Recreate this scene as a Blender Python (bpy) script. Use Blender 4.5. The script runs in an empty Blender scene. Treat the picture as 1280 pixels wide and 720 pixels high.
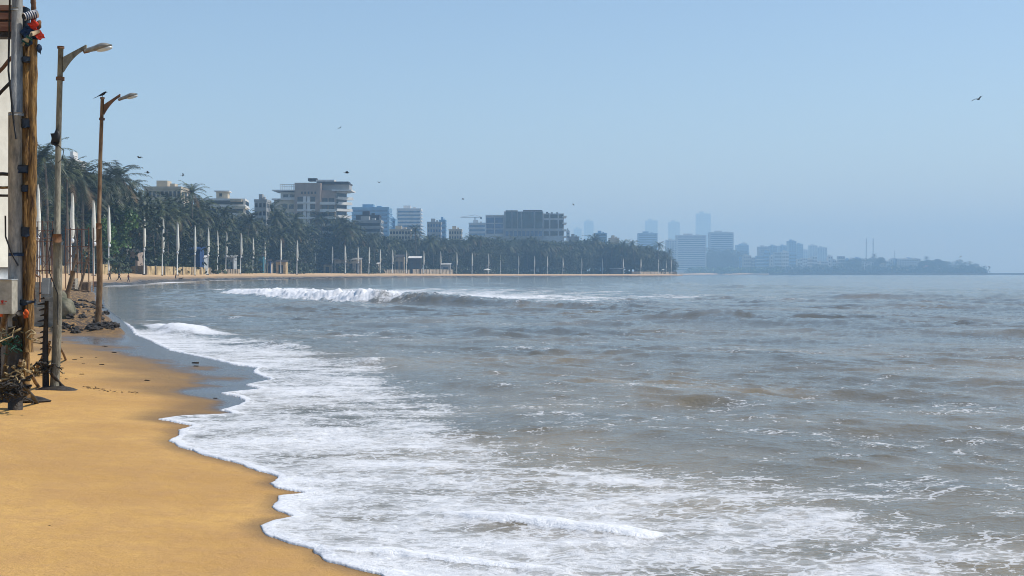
import bpy, bmesh, math, random
import numpy as np
from mathutils import Vector, Matrix
random.seed(7); rng = np.random.default_rng(11)
S = bpy.context.scene
C = S.collection
R = math.radians
F = 1700.0; YH = 342.5; E = 2.0          # focal length in photo pixels, horizon row, eye height over the sea

def W(px, py, Y):                         # photo direction + distance -> metres
    return Vector(((px-640)/F*Y, Y, E-(py-YH)/F*Y))

# ------------------------------------------------------------------ noise
def vnoise(x, y, seed=0):
    xi = np.floor(x).astype(np.int64); yi = np.floor(y).astype(np.int64)
    fx = x-xi; fy = y-yi
    fx = fx*fx*(3-2*fx); fy = fy*fy*(3-2*fy)
    def h(a, b):
        n = (a*374761393 + b*668265263 + seed*982451653) & 0x7fffffff
        n = ((n ^ (n >> 13))*1274126177) & 0x7fffffff
        n = (n ^ (n >> 16)) & 0xffff
        return n/65535.0
    return ((h(xi, yi)*(1-fx)+h(xi+1, yi)*fx)*(1-fy) + (h(xi, yi+1)*(1-fx)+h(xi+1, yi+1)*fx)*fy)*2-1
def fbm(x, y, o=4, seed=0):
    r = 0; a = 1; t = 0
    for i in range(o):
        r = r+a*vnoise(x*2**i, y*2**i, seed+i*17); t += a; a *= .5
    return r/t
def sst(a, b, x):
    t = np.clip((x-a)/(b-a), 0, 1); return t*t*(3-2*t)

# ------------------------------------------------------------------ materials
def mat(name, col, rough=.8, var=.25, scale=3.0, bump=.0, bscale=None, metal=0.0, spec=.3, col2=None, obj=False, rnd=0.0, st=None):
    m = bpy.data.materials.new(name); m.use_nodes = True
    nt = m.node_tree; n = nt.nodes; l = nt.links
    p = n['Principled BSDF']; p.inputs['Roughness'].default_value = rough
    p.inputs['Metallic'].default_value = metal; p.inputs['Specular IOR Level'].default_value = spec
    tc = n.new('ShaderNodeTexCoord'); src = tc.outputs['Object']
    if st:
        mp = n.new('ShaderNodeMapping'); mp.inputs['Scale'].default_value = st; l.new(src, mp.inputs['Vector']); src = mp.outputs[0]
    nz = n.new('ShaderNodeTexNoise'); nz.inputs['Scale'].default_value = scale; nz.inputs['Detail'].default_value = 6
    nz.inputs['Roughness'].default_value = .65
    l.new(src, nz.inputs['Vector'])
    cr = n.new('ShaderNodeValToRGB'); cr.color_ramp.elements[0].position = .36; cr.color_ramp.elements[1].position = .64
    c2 = col2 if col2 else tuple(min(1, c*(1+var)) for c in col)
    c1 = tuple(c*(1-var) for c in col) if not col2 else col
    cr.color_ramp.elements[0].color = (*c1, 1); cr.color_ramp.elements[1].color = (*c2, 1)
    l.new(nz.outputs['Fac'], cr.inputs['Fac'])
    out = cr.outputs['Color']
    if rnd:
        oi = n.new('ShaderNodeObjectInfo'); hs = n.new('ShaderNodeHueSaturation')
        mr = n.new('ShaderNodeMapRange'); mr.inputs['To Min'].default_value = 1-rnd; mr.inputs['To Max'].default_value = 1+rnd
        l.new(oi.outputs['Random'], mr.inputs['Value']); l.new(mr.outputs[0], hs.inputs['Value']); l.new(out, hs.inputs['Color']); out = hs.outputs['Color']
    l.new(out, p.inputs['Base Color'])
    if bump:
        b = n.new('ShaderNodeBump'); b.inputs['Strength'].default_value = bump; b.inputs['Distance'].default_value = .05
        n2 = n.new('ShaderNodeTexNoise'); n2.inputs['Scale'].default_value = bscale or scale*4; n2.inputs['Detail'].default_value = 5
        l.new(src, n2.inputs['Vector']); l.new(n2.outputs['Fac'], b.inputs['Height']); l.new(b.outputs['Normal'], p.inputs['Normal'])
    return m
M = {}
M['palm'] = mat('palm_leaf', (.010, .018, .008), .5, scale=.8, col2=(.085, .105, .034), rnd=.35)  # bright second tone paints sunlit fronds into the leaf colour
M['palm_dry'] = mat('palm_dry_leaf', (.14, .09, .04), .8, scale=1)
M['leaf'] = mat('tree_leaf', (.007, .016, .006), .55, scale=.5, col2=(.040, .062, .020), rnd=.3)  # dark base with lighter second tone puts sun highlights into the foliage colour
M['leaf_bright'] = mat('bright_leaf', (.025, .07, .012), .5, scale=.6, col2=(.09, .17, .03))
M['trunk'] = mat('palm_trunk', (.16, .13, .10), .9, scale=2, bump=.3)
M['bark'] = mat('bark', (.09, .07, .05), .9, scale=3, bump=.4)
M['conc'] = mat('weathered_concrete', (.20, .18, .15), .85, scale=4, col2=(.40, .37, .31), bump=.4, bscale=30)
M['conc_pole'] = mat('pole_concrete', (.13, .14, .15), .8, scale=9, col2=(.36, .36, .34), bump=.3, bscale=40, st=(1.3, 1.3, .35))
M['lamp_pole'] = mat('lamp_pole_paint', (.10, .095, .075), .6, scale=9, col2=(.27, .25, .19), bump=.5, bscale=40, st=(1.3, 1.3, .35))
M['rust_pole'] = mat('rusty_pole', (.09, .045, .02), .7, scale=9, col2=(.24, .155, .08), bump=.3, bscale=40, st=(1.3, 1.3, .35))
M['rust'] = mat('rusty_steel', (.10, .05, .03), .8, scale=6, col2=(.22, .11, .05), bump=.2, st=(1.3, 1.3, .35))
M['lamp_head'] = mat('lamp_head_metal', (.16, .15, .13), .55, scale=9, col2=(.30, .30, .28), metal=.2)
M['lens'] = mat('lamp_lens', (.6, .62, .6), .15, .05, scale=4, spec=.5)
M['bamboo'] = mat('weathered_bamboo', (.05, .024, .010), .8, scale=13, col2=(.40, .235, .08), bump=.9, bscale=40, st=(1.6, 1.6, .22))
M['wood'] = mat('old_wood', (.10, .06, .035), .85, scale=6, col2=(.24, .16, .09), bump=.4, st=(1.3, 1.3, .35))
M['darkwood'] = mat('dark_wet_wood', (.015, .013, .012), .6, scale=6, col2=(.05, .04, .03), bump=.4)
M['beam'] = mat('red_brown_beam', (.16, .07, .045), .8, scale=6, col2=(.34, .19, .13), bump=.3, st=(.3, 1.3, 1.6))
M['strap'] = mat('dark_strap', (.008, .014, .025), .6, scale=8, col2=(.03, .045, .07))
M['white'] = mat('white_paint', (.42, .40, .34), .6, scale=1.2, col2=(.60, .58, .50), bump=.1)
M['greypaint'] = mat('grey_paint', (.28, .31, .33), .5, scale=6, col2=(.42, .45, .46))
M['boxgrey'] = mat('box_grey', (.26, .25, .21), .5, scale=8, col2=(.42, .40, .34))
M['red'] = mat('red_cloth', (.45, .03, .012), .8, .3, scale=10)
M['orange'] = mat('orange_tape', (.6, .10, .015), .7, .2, scale=10)
M['navy'] = mat('navy_cloth', (.012, .03, .07), .8, .3, scale=10)
M['green'] = mat('green_net', (.01, .06, .04), .8, .3, scale=10)
M['cream'] = mat('cream_cloth', (.5, .38, .24), .8, .2, scale=10)
M['stripe'] = mat('striped_tube', (.7, .68, .66), .6, .1, scale=10)
M['black'] = mat('black_rubber', (.01, .01, .012), .5, .2)
M['rope'] = mat('old_rope', (.20, .14, .07), .9, scale=20, col2=(.42, .33, .18))
M['rock'] = mat('wet_dark_rock', (.015, .013, .012), .5, scale=3, col2=(.075, .065, .055), bump=.8, bscale=9)
M['palerock'] = mat('mossy_rock', (.07, .08, .05), .8, scale=2, col2=(.24, .22, .16), bump=.6, bscale=9)
M['debris'] = mat('dark_debris', (.02, .015, .012), .8, scale=9, col2=(.06, .045, .03))
M['wallY'] = mat('stained_yellow_wall', (.20, .14, .07), .9, scale=.35, col2=(.58, .45, .24), bump=.3)
M['wallG'] = mat('stained_grey_wall', (.16, .14, .11), .9, scale=.4, col2=(.42, .36, .27))
M['banner'] = mat('furled_banner', (.64, .64, .56), .85, scale=2, col2=(.82, .81, .73))
M['steelpole'] = mat('galvanised_pole', (.58, .59, .57), .5, .15, scale=2)
M['lampwhite'] = mat('white_lamp', (.7, .72, .74), .4, .1)
M['b_yellow'] = mat('yellow_plaster', (.50, .36, .18), .8, .15, scale=.3)
M['b_cream'] = mat('cream_plaster', (.48, .42, .32), .8, .15, scale=.2)
M['b_white'] = mat('white_plaster', (.62, .62, .60), .8, .12, scale=.2)
M['b_brown'] = mat('brown_stone', (.34, .27, .22), .8, .15, scale=.3)
M['b_grey'] = mat('grey_plaster', (.30, .31, .31), .8, .15, scale=.2)
M['b_dark'] = mat('dark_roof', (.045, .04, .04), .8, .3, scale=.3)
M['b_blue'] = mat('blue_cladding', (.16, .32, .48), .4, .15, scale=.1)
M['b_pale'] = mat('pale_concrete', (.45, .47, .48), .8, .15, scale=.1)
M['b_pink'] = mat('pink_plaster', (.5, .24, .18), .8, .15, scale=.3)
M['glass'] = mat('dark_window_glass', (.02, .035, .05), .15, .3, scale=.2, spec=.6)
M['teal_glass'] = mat('teal_curtain_glass', (.012, .05, .075), .15, .3, scale=.2, spec=.6)
M['bluglass'] = mat('blue_window_glass', (.03, .10, .22), .15, .3, scale=.2, spec=.6)
M['tarp'] = mat('blue_tarpaulin', (.015, .05, .16), .6, .2, scale=1)
M['teal'] = mat('teal_shed_paint', (.03, .16, .22), .7, .2, scale=1)
M['skin'] = mat('skin', (.20, .11, .07), .6, .1)
M['hair'] = mat('hair', (.01, .008, .006), .6, .1)
M['bird'] = mat('bird_feathers', (.010, .010, .013), .6, .2)
M['cw'] = mat('cloth_white', (.6, .58, .55), .8, .1); M['cb'] = mat('cloth_dark', (.015, .02, .035), .8, .1)
M['cr'] = mat('cloth_maroon', (.22, .03, .03), .8, .1); M['co'] = mat('cloth_orange', (.6, .22, .04), .8, .1)
M['cj'] = mat('cloth_denim', (.03, .05, .10), .8, .1)
M['armour'] = mat('sea_wall_stone', (.03, .03, .032), .9, .3, scale=.3)

# ------------------------------------------------------------------ object helpers
def link(name, me, m=None, parent=None, smooth=False):
    if m is not None:
        for k in (m if isinstance(m, (list, tuple)) else [m]): me.materials.append(k)
    if smooth: me.polygons.foreach_set('use_smooth', [True]*len(me.polygons))
    o = bpy.data.objects.new(name, me); C.objects.link(o)
    if parent: o.parent = parent
    return o
def tag(o, label, cat, group=None, kind=None):
    if label: o['label'] = label
    if cat: o['category'] = cat
    if group: o['group'] = group
    if kind: o['kind'] = kind
    return o
def thing(name, loc=(0, 0, 0), rz=0):
    o = bpy.data.objects.new(name, None); o.empty_display_size = .2; C.objects.link(o)
    o.location = loc; o.rotation_euler = (0, 0, rz); return o
KIDS = {}
def copytree(root, loc, rz=0, sc=1.0):
    r = root.copy(); C.objects.link(r); r.location = loc; r.rotation_euler = (0, 0, rz)
    r.scale = (sc, sc, sc) if not isinstance(sc, (tuple, list)) else sc
    def kids(src, dst):
        for ch in list(src.children):
            if ch.parent == src:
                c = ch.copy(); C.objects.link(c); c.parent = dst; kids(ch, c)
    kids(root, r); return r

class MB:
    def __init__(s): s.v = []; s.f = []; s.sm = []; s.mi = []
    def add(s, vs, fs, sm=False, mi=0):
        b = len(s.v); s.v += [tuple(v) for v in vs]
        for f in fs: s.f.append(tuple(i+b for i in f)); s.sm.append(sm); s.mi.append(mi)
        return s
    def box(s, x0, x1, y0, y1, z0, z1, mi=0, T=None):
        vs = [(x, y, z) for z in (z0, z1) for y in (y0, y1) for x in (x0, x1)]
        if T: vs = [T @ Vector(v) for v in vs]
        return s.add(vs, [(0, 2, 3, 1), (4, 5, 7, 6), (0, 1, 5, 4), (2, 6, 7, 3), (0, 4, 6, 2), (1, 3, 7, 5)], False, mi)
    def tube(s, pts, rad, n=10, cap=True, mi=0, jit=0):
        pts = [Vector(p) for p in pts]
        if not isinstance(rad, (list, tuple)): rad = [rad]*len(pts)
        vs = []; up = Vector((0, 0, 1))
        for i, p in enumerate(pts):
            d = (pts[min(i+1, len(pts)-1)]-pts[max(i-1, 0)])
            d = d.normalized() if d.length > 0 else up
            ref = Vector((1, 0, 0)) if abs(d.z) > .7 else up
            a = d.cross(ref).normalized(); b = a.cross(d).normalized()
            for k in range(n):
                t = 2*math.pi*k/n; r = rad[i]*(1+random.uniform(-jit, jit))
                vs.append(p+a*math.cos(t)*r+b*math.sin(t)*r)
        fs = [(i*n+k, i*n+(k+1) % n, (i+1)*n+(k+1) % n, (i+1)*n+k) for i in range(len(pts)-1) for k in range(n)]
        if cap: fs += [tuple(range(n)), tuple(reversed(range((len(pts)-1)*n, len(pts)*n)))]
        return s.add(vs, fs, True, mi)
    def blob(s, c, r, seed=0, amp=.25, sub=2, sq=(1, 1, 1), mi=0, rot=0):
        bm = bmesh.new(); bmesh.ops.create_icosphere(bm, subdivisions=sub, radius=1)
        rr = random.Random(seed); ph = [rr.uniform(0, 6) for _ in range(9)]
        vs = []
        for v in bm.verts:
            p = v.co.copy()
            k = 1+amp*(math.sin(p.x*3+ph[0])*math.sin(p.y*3.3+ph[1])+.6*math.sin(p.z*5+ph[2]+p.x*4)+.4*math.sin(p.y*8+ph[3])*math.sin(p.z*7+ph[4]))
            q = Vector((p.x*sq[0], p.y*sq[1], p.z*sq[2]))*k*r
            q.rotate(Matrix.Rotation(rot, 3, 'Z')); vs.append(q+Vector(c))
        fs = [tuple(v.index for v in f.verts) for f in bm.faces]; bm.free()
        return s.add(vs, fs, sub > 1, mi)
    def mesh(s, name):
        me = bpy.data.meshes.new(name); me.from_pydata(s.v, [], s.f)
        me.polygons.foreach_set('use_smooth', s.sm); me.polygons.foreach_set('material_index', s.mi); me.update(); return me
    def build(s, name, m, parent=None): return link(name, s.mesh(name), m, parent)

# ------------------------------------------------------------------ coast line
cusps = [(473,720),(440,712),(407,702.6),(395,687),(360,679),(338.7,671),(324,657.7),(340,651),(370,646),(352,640),(342.6,634),(345,627),(350,620.6),(380,616.7),
 (352,611),(335,605),(348,597),(320,587),(292,577.7),(255,569),(227,560),(212,551.5),(223,545),(221.5,538.6),(243,532.7),(199,524.5),(228,520),(292,517.5),(275,513),
 (305,503),(298,497),(276,491.5),(325,486),(305.5,481),(339,475),(314,466),(322,460),(294,456.5),(255,447),(211,438),(192,428),(170,419),(162,410)]
coast = [(12, -60), (2.2, -4), (.75, 3), (0, 6.2), (-.45, 7.8)]
for px, py in cusps:
    Y = E*F/(py-YH); coast.append(((px-640)/F*Y, Y))
for px, Y in [(150, 60), (131, 80), (128, 120), (126, 190), (132, 232), (165, 246), (190, 300), (215, 345), (250, 400), (300, 470), (400, 640), (500, 790), (600, 950), (700, 1080), (780, 1180), (838, 1240),
              (856, 1330), (850, 2000), (862, 3000), (900, 3535), (958, 3500), (1100, 3412), (1240, 3480), (1252, 3640), (1230, 4200), (1100, 6500), (930, 9500)]:
    coast.append(((px-640)/F*Y, Y))
poly = np.array(coast+[(-14000, 9500), (-14000, -60)])
segs = [(poly[i], poly[i+1]) for i in range(len(coast)-1)]
def sdist(x, y):
    """signed distance to the water line, positive on land"""
    d2 = np.full(x.shape, 1e12)
    for a, b in segs:
        ab = b-a; t = np.clip(((x-a[0])*ab[0]+(y-a[1])*ab[1])/(ab@ab), 0, 1)
        d2 = np.minimum(d2, (x-a[0]-t*ab[0])**2+(y-a[1]-t*ab[1])**2)
    ins = np.zeros(x.shape, bool); n = len(poly)
    for i in range(n):
        a = poly[i]; b = poly[(i+1) % n]
        if a[1] == b[1]: continue
        c = ((a[1] > y) != (b[1] > y)) & (x < (b[0]-a[0])*(y-a[1])/(b[1]-a[1])+a[0])
        ins ^= c
    d = np.sqrt(d2); return np.where(ins, d, -d)
def shelf_mask(x, y):
    px = x/np.maximum(y, 1)*F+640
    return sst(62, 74, px)*(1-sst(150, 170, px))*sst(38, 41, y)*(1-sst(110, 150, y))
def ground_z(x, y, s=None):
    if s is None: s = sdist(x, y)
    kY = np.interp(y, [0, 24, 33, 42, 60, 100, 200, 300, 1500], [.055, .055, .075, .12, .10, .10, .13, .30, .35])
    cap = np.interp(y, [0, 25, 45, 100, 200, 300, 480, 800, 1100, 3200, 3700, 7000], [.7, .7, 1.0, 1.5, 2.3, 2.6, 2.75, 2.45, 1.9, 2.0, 6, 8])
    sp = np.maximum(s, 0)
    z = cap*(1-np.exp(-kY*sp/cap))
    z = z+sst(1.5, 6, sp)*(.035*fbm(x*.5, y*.25, 3, 3)+.012*fbm(x*3, y*2, 3, 5))*np.where(y > 150, 3, 1)
    m = shelf_mask(x, y)*sst(0, 1.2, sp)
    z = z+m*(.28+.16*fbm(x*.7, y*.35, 4, 9)+.10*np.abs(fbm(x*2.5, y*1.5, 3, 12)))
    zn = -.075*np.maximum(-s, 0); zn = np.maximum(zn, -4)
    return np.where(s > 0, z, zn)
def gz(x, y): return float(ground_z(np.array([float(x)]), np.array([float(y)]))[0])
def G(px, Y, dz=0): x = (px-640)/F*Y; return Vector((x, Y, gz(x, Y)+dz))

def gridmesh(name, X, Yy, Z, attrs):
    nr, nc = X.shape
    co = np.stack([X, Yy, Z], -1).reshape(-1, 3).astype(np.float32)
    i = np.arange(nr*nc).reshape(nr, nc)
    q = np.stack([i[:-1, :-1], i[:-1, 1:], i[1:, 1:], i[1:, :-1]], -1).reshape(-1, 4)
    me = bpy.data.meshes.new(name); me.vertices.add(len(co)); me.vertices.foreach_set('co', co.ravel())
    me.loops.add(q.size); me.loops.foreach_set('vertex_index', q.ravel().astype(np.int32))
    me.polygons.add(len(q)); me.polygons.foreach_set('loop_start', np.arange(0, q.size, 4, dtype=np.int32))
    me.polygons.foreach_set('use_smooth', np.ones(len(q), bool)); me.update(calc_edges=True)
    for k, a in attrs.items():
        at = me.attributes.new(k, 'FLOAT', 'POINT'); at.data.foreach_set('value', a.ravel().astype(np.float32))
    return me

# ------------------------------------------------------------------ ground
def nd(nt, t, **kw):
    n = nt.nodes.new(t)
    for k, v in kw.items(): setattr(n, k, v)
    return n
def math_(nt, op, a, b=None, clamp=False):
    n = nt.nodes.new('ShaderNodeMath'); n.operation = op; n.use_clamp = clamp
    for i, q in enumerate((a, b)):
        if q is None: continue
        if isinstance(q, (int, float)): n.inputs[i].default_value = q
        else: nt.links.new(q, n.inputs[i])
    return n.outputs[0]
def noise(nt, vec, scale, detail=5, rough=.6, dist=0):
    n = nt.nodes.new('ShaderNodeTexNoise'); n.inputs['Scale'].default_value = scale; n.inputs['Detail'].default_value = detail
    n.inputs['Roughness'].default_value = rough; n.inputs['Distortion'].default_value = dist; nt.links.new(vec, n.inputs['Vector']); return n.outputs['Fac']
def mixc(nt, f, a, b):
    n = nt.nodes.new('ShaderNodeMix'); n.data_type = 'RGBA'
    for s, q in ((n.inputs[0], f), (n.inputs[6], a), (n.inputs[7], b)):
        if isinstance(q, (int, float)): s.default_value = q
        elif isinstance(q, tuple): s.default_value = (*q, 1)
        else: nt.links.new(q, s)
    return n.outputs[2]
def mapr(nt, v, a, b, c=0., d=1.):
    n = nt.nodes.new('ShaderNodeMapRange'); n.interpolation_type = 'SMOOTHSTEP'
    nt.links.new(v, n.inputs['Value'])
    for k, q in zip(('From Min', 'From Max', 'To Min', 'To Max'), (a, b, c, d)): n.inputs[k].default_value = q
    return n.outputs[0]
def attr(nt, name):
    n = nt.nodes.new('ShaderNodeAttribute'); n.attribute_name = name; return n.outputs['Fac']

def sand_material():
    m = bpy.data.materials.new('beach_sand'); m.use_nodes = True; nt = m.node_tree; p = nt.nodes['Principled BSDF']
    v = nd(nt, 'ShaderNodeTexCoord').outputs['Object']
    big = noise(nt, v, .35, 4); mid = noise(nt, v, 4, 5, .7); fine = noise(nt, v, 42, 3, .8); grain = noise(nt, v, 120, 2, .9)
    c = mixc(nt, mapr(nt, big, .35, .65), (.48, .270, .070), (.63, .375, .105))
    c = mixc(nt, mapr(nt, mid, .3, .7), c, mixc(nt, .6, c, (.44, .25, .10)))
    c = mixc(nt, mapr(nt, fine, .55, .68, 0, .5), c, (.18, .10, .04))
    c = mixc(nt, mapr(nt, grain, .54, .64, 0, .5), c, (.80, .52, .26))
    c = mixc(nt, mapr(nt, grain, .46, .36, 0, .65), c, (.17, .09, .035))
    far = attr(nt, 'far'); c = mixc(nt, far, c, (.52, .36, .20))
    rub = attr(nt, 'rubble')
    rn = noise(nt, v, 3.5, 6, .8)
    c = mixc(nt, math_(nt, 'MULTIPLY', rub, mapr(nt, rn, .38, .56)), c, (.07, .055, .045))
    land = attr(nt, 'soil'); c = mixc(nt, land, c, (.10, .085, .05))
    wet = attr(nt, 'wet')
    damp = mapr(nt, wet, .0, .55)
    c2 = mixc(nt, damp, c, mixc(nt, .62, c, (.085, .065, .050)))
    shiny = mapr(nt, math_(nt, 'ADD', wet, math_(nt, 'MULTIPLY', math_(nt, 'SUBTRACT', mid, .5), .25)), .55, .8)
    c3 = mixc(nt, shiny, c2, (.085, .075, .068))
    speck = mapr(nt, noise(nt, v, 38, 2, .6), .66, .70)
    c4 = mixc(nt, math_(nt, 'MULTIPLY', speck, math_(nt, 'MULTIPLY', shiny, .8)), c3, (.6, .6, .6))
    nt.links.new(c4, p.inputs['Base Color'])
    nt.links.new(c4, p.inputs['Base Color'])
    r = nd(nt, 'ShaderNodeMapRange'); nt.links.new(shiny, r.inputs['Value']); r.inputs['To Min'].default_value = .95; r.inputs['To Max'].default_value = .22
    nt.links.new(r.outputs[0], p.inputs['Roughness'])
    p.inputs['Specular IOR Level'].default_value = .35
    h = math_(nt, 'ADD', math_(nt, 'MULTIPLY', mid, .5), math_(nt, 'ADD', math_(nt, 'MULTIPLY', fine, .14), math_(nt, 'MULTIPLY', grain, .05)))
    h = math_(nt, 'ADD', h, math_(nt, 'MULTIPLY', math_(nt, 'MULTIPLY', rn, rub), 3))
    b = nd(nt, 'ShaderNodeBump'); b.inputs['Distance'].default_value = .06
    st = nd(nt, 'ShaderNodeMapRange'); nt.links.new(shiny, st.inputs['Value']); st.inputs['To Min'].default_value = .8; st.inputs['To Max'].default_value = .10
    nt.links.new(st.outputs[0], b.inputs['Strength']); nt.links.new(h, b.inputs['Height']); nt.links.new(b.outputs['Normal'], p.inputs['Normal'])
    return m
Yr = np.concatenate([np.linspace(-14, 4, 30)[:-1], 4*1.0065**np.arange(0, 1250)]); Yr = Yr[Yr < 12500]
u = np.concatenate([np.linspace(-3, -.46, 60)[:-1], np.linspace(-.46, .12, 420), np.linspace(.12, .5, 60)[1:], np.linspace(.5, 3, 30)[1:]])
YY, UU = np.meshgrid(Yr, u, indexing='ij'); XX = UU*(YY+15)*1.0
XX = np.where(YY < 300, UU*(YY+15), UU*(YY+15))
s = sdist(XX, YY); Z = ground_z(XX, YY, s)
ww = np.interp(YY, [0, 14, 18, 21, 24, 28, 34, 45, 80, 300, 1500], [.22, .26, .5, 1.3, 2.8, 4.6, 6.0, 5.5, 3, 8, 5])
wet = 1-np.clip(s/ww+.25*fbm(XX*.8, YY*.5, 3, 2), 0, 1)
wet = np.where(s < 0, 1, wet)*np.interp(YY, [0, 18, 22], [.5, .5, 1])*(1-.8*shelf_mask(XX, YY)*sst(.3, 1.2, s))  # near dark strip is damp sand plus a painted shadow line at the foam
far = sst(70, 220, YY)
soil = np.maximum(sst(26, 60, s)*sst(90, 200, YY), sst(2900, 3300, YY)*((XX/np.maximum(YY, 1)*F+640) > 935)*(s > 0))
rub = shelf_mask(XX, YY)*sst(.2, 1, s)+.8*sst(44, 50, YY)*(1-sst(90, 130, YY))*sst(3, 5, s)*.5
gme = gridmesh('beach_ground', XX, YY, Z, {'wet': wet, 'far': far, 'soil': soil, 'rubble': np.clip(rub, 0, 1)})
tag(link('ground', gme, sand_material()), None, None, kind='structure')

# ------------------------------------------------------------------ sea
def crestfield(x, y, pts, hgt, wf, wb):
    """pts: world crest line (left to right), heights per point; front = nearer the camera"""
    P = np.array([(a, b) for a, b in pts]); H = np.array(hgt)
    best = np.full(x.shape, 1e9); hh = np.zeros(x.shape); sd = np.zeros(x.shape); al = np.zeros(x.shape)
    for i in range(len(P)-1):
        a, b = P[i], P[i+1]; ab = b-a; L = math.hypot(*ab); tr = ((x-a[0])*ab[0]+(y-a[1])*ab[1])/(L*L); t = np.clip(tr, 0, 1)
        dx = x-a[0]-t*ab[0]; dy = y-a[1]-t*ab[1]; d = np.hypot(dx, dy)
        side = (ab[0]*(y-a[1])-ab[1]*(x-a[0]))/L
        m = d < best; best = np.where(m, d, best); hh = np.where(m, H[i]*(1-t)+H[i+1]*t, hh); sd = np.where(m, np.where(side > 0, d, -d), sd); al = np.where(m, (i+t)/(len(P)-1), al)
    endf = 1.0
    prof = np.where(sd > 0, np.exp(-(sd/wb)**2), np.exp(-(sd/wf)**2))
    return hh*prof, sd, al
def wl(lst): return [((px-640)/F*Y, Y) for px, Y in lst]
pyr = np.concatenate([342.5+np.array([.28, .34, .42, .52, .64]), np.arange(343.3, 400, .2), np.arange(400, 480, .45), np.arange(480, 760, .7)])
Yr = E*F/(pyr-YH); Yr = np.concatenate([Yr, np.linspace(Yr[-1], -.5, 30)[1:]])[::-1]
u = np.concatenate([np.linspace(-3, -.46, 50)[:-1], np.linspace(-.46, .46, 1250), np.linspace(.46, 3, 50)[1:]])
YY, UU = np.meshgrid(Yr, u, indexing='ij'); XX = UU*(YY+1.2)
s = sdist(XX, YY)
s = s+np.interp(YY, [0, 45, 60], [1, 1.3, 0])*(.035*fbm(XX*5, YY*4, 4, 91)+.05*fbm(XX*1.6, YY*1.3, 2, 92))*(1-sst(.3, .8, np.abs(s)))
dY = np.abs(np.gradient(Yr))[:, None]*np.ones_like(XX)
h = np.zeros_like(XX); rr = random.Random(5)
wx = XX+.6*fbm(XX*.25, YY*.2, 2, 31); wy = YY+.8*fbm(XX*.22, YY*.25, 2, 37)
for L, A, n in [(.45, .006, 4), (.75, .013, 5), (1.2, .023, 6), (2.0, .032, 6), (3.4, .038, 5), (6, .034, 4), (11, .045, 3), (24, .08, 2)]:
    att = 1-sst(.30, .75, dY/L)
    grp = .55+.9*np.clip(fbm(XX/(L*5), YY/(L*3.2), 2, int(L*10)), -1, 1)
    for k in range(n):
        th = R(rr.gauss(233, 26)); Lk = L*rr.uniform(.8, 1.25); q = 2*math.pi/Lk
        ph = q*(wx*math.cos(th)+wy*math.sin(th))+rr.uniform(0, 6.28)
        h += att*grp*A/math.sqrt(n)*(np.exp(2.0*(np.sin(ph)-1))*2.2-.6)
calm = np.interp(YY, [0, 20, 40, 70, 150, 3000], [1.0, 1.1, 1.2, 1.35, 1.6, 1.8])
h *= calm*sst(0, 7, -s)
foam = np.zeros_like(XX)
n1 = fbm(XX*.35, YY*.30, 4, 50); n2 = fbm(XX*1.3, YY*.9, 4, 60); n3 = fbm(XX*4, YY*3, 3, 70)
# breaking wave
C1 = wl([(285, 150), (330, 128), (400, 104), (470, 93), (540, 90), (640, 83), (745, 76), (820, 71)])
b1, sd1, al1 = crestfield(XX+.8*vnoise(YY*.15, XX*.12, 3), YY+1.2*vnoise(XX*.35, YY*.02, 4), C1, [.22, .48, .64, .70, .66, .44, .34, .12], 1.2, 5.0)
brk = 1-sst(.46, .62, al1+.10*n1+.05*n2)
h += b1*(1+.22*n2*(.3+brk)+.12*n3+.15*n2)
turb = brk*np.exp(-(sd1/5)**2)*(sd1 > -2.2)
h += turb*(.07*n2+.06*n3+.05*fbm(XX*9, YY*5, 2, 71))
foam = np.maximum(foam, brk*np.where(sd1 < 0, 1-sst(1.0, 2.4, -sd1+.4*n2), 1-sst(8, 34, sd1+14*n1+5*n2))*sst(.0, .06, al1))
foam = np.maximum(foam, .62*(1-sst(.3, .95, al1))*sst(-1, 1, sd1)*(1-sst(14, 46, sd1+22*n1+6*n2)))
foam = np.maximum(foam, .75*sst(.42, .60, al1)*(1-sst(.7, .95, al1))*(np.abs(sd1-.2) < .5)*sst(.1, .45, n2+.5*n1))
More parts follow.
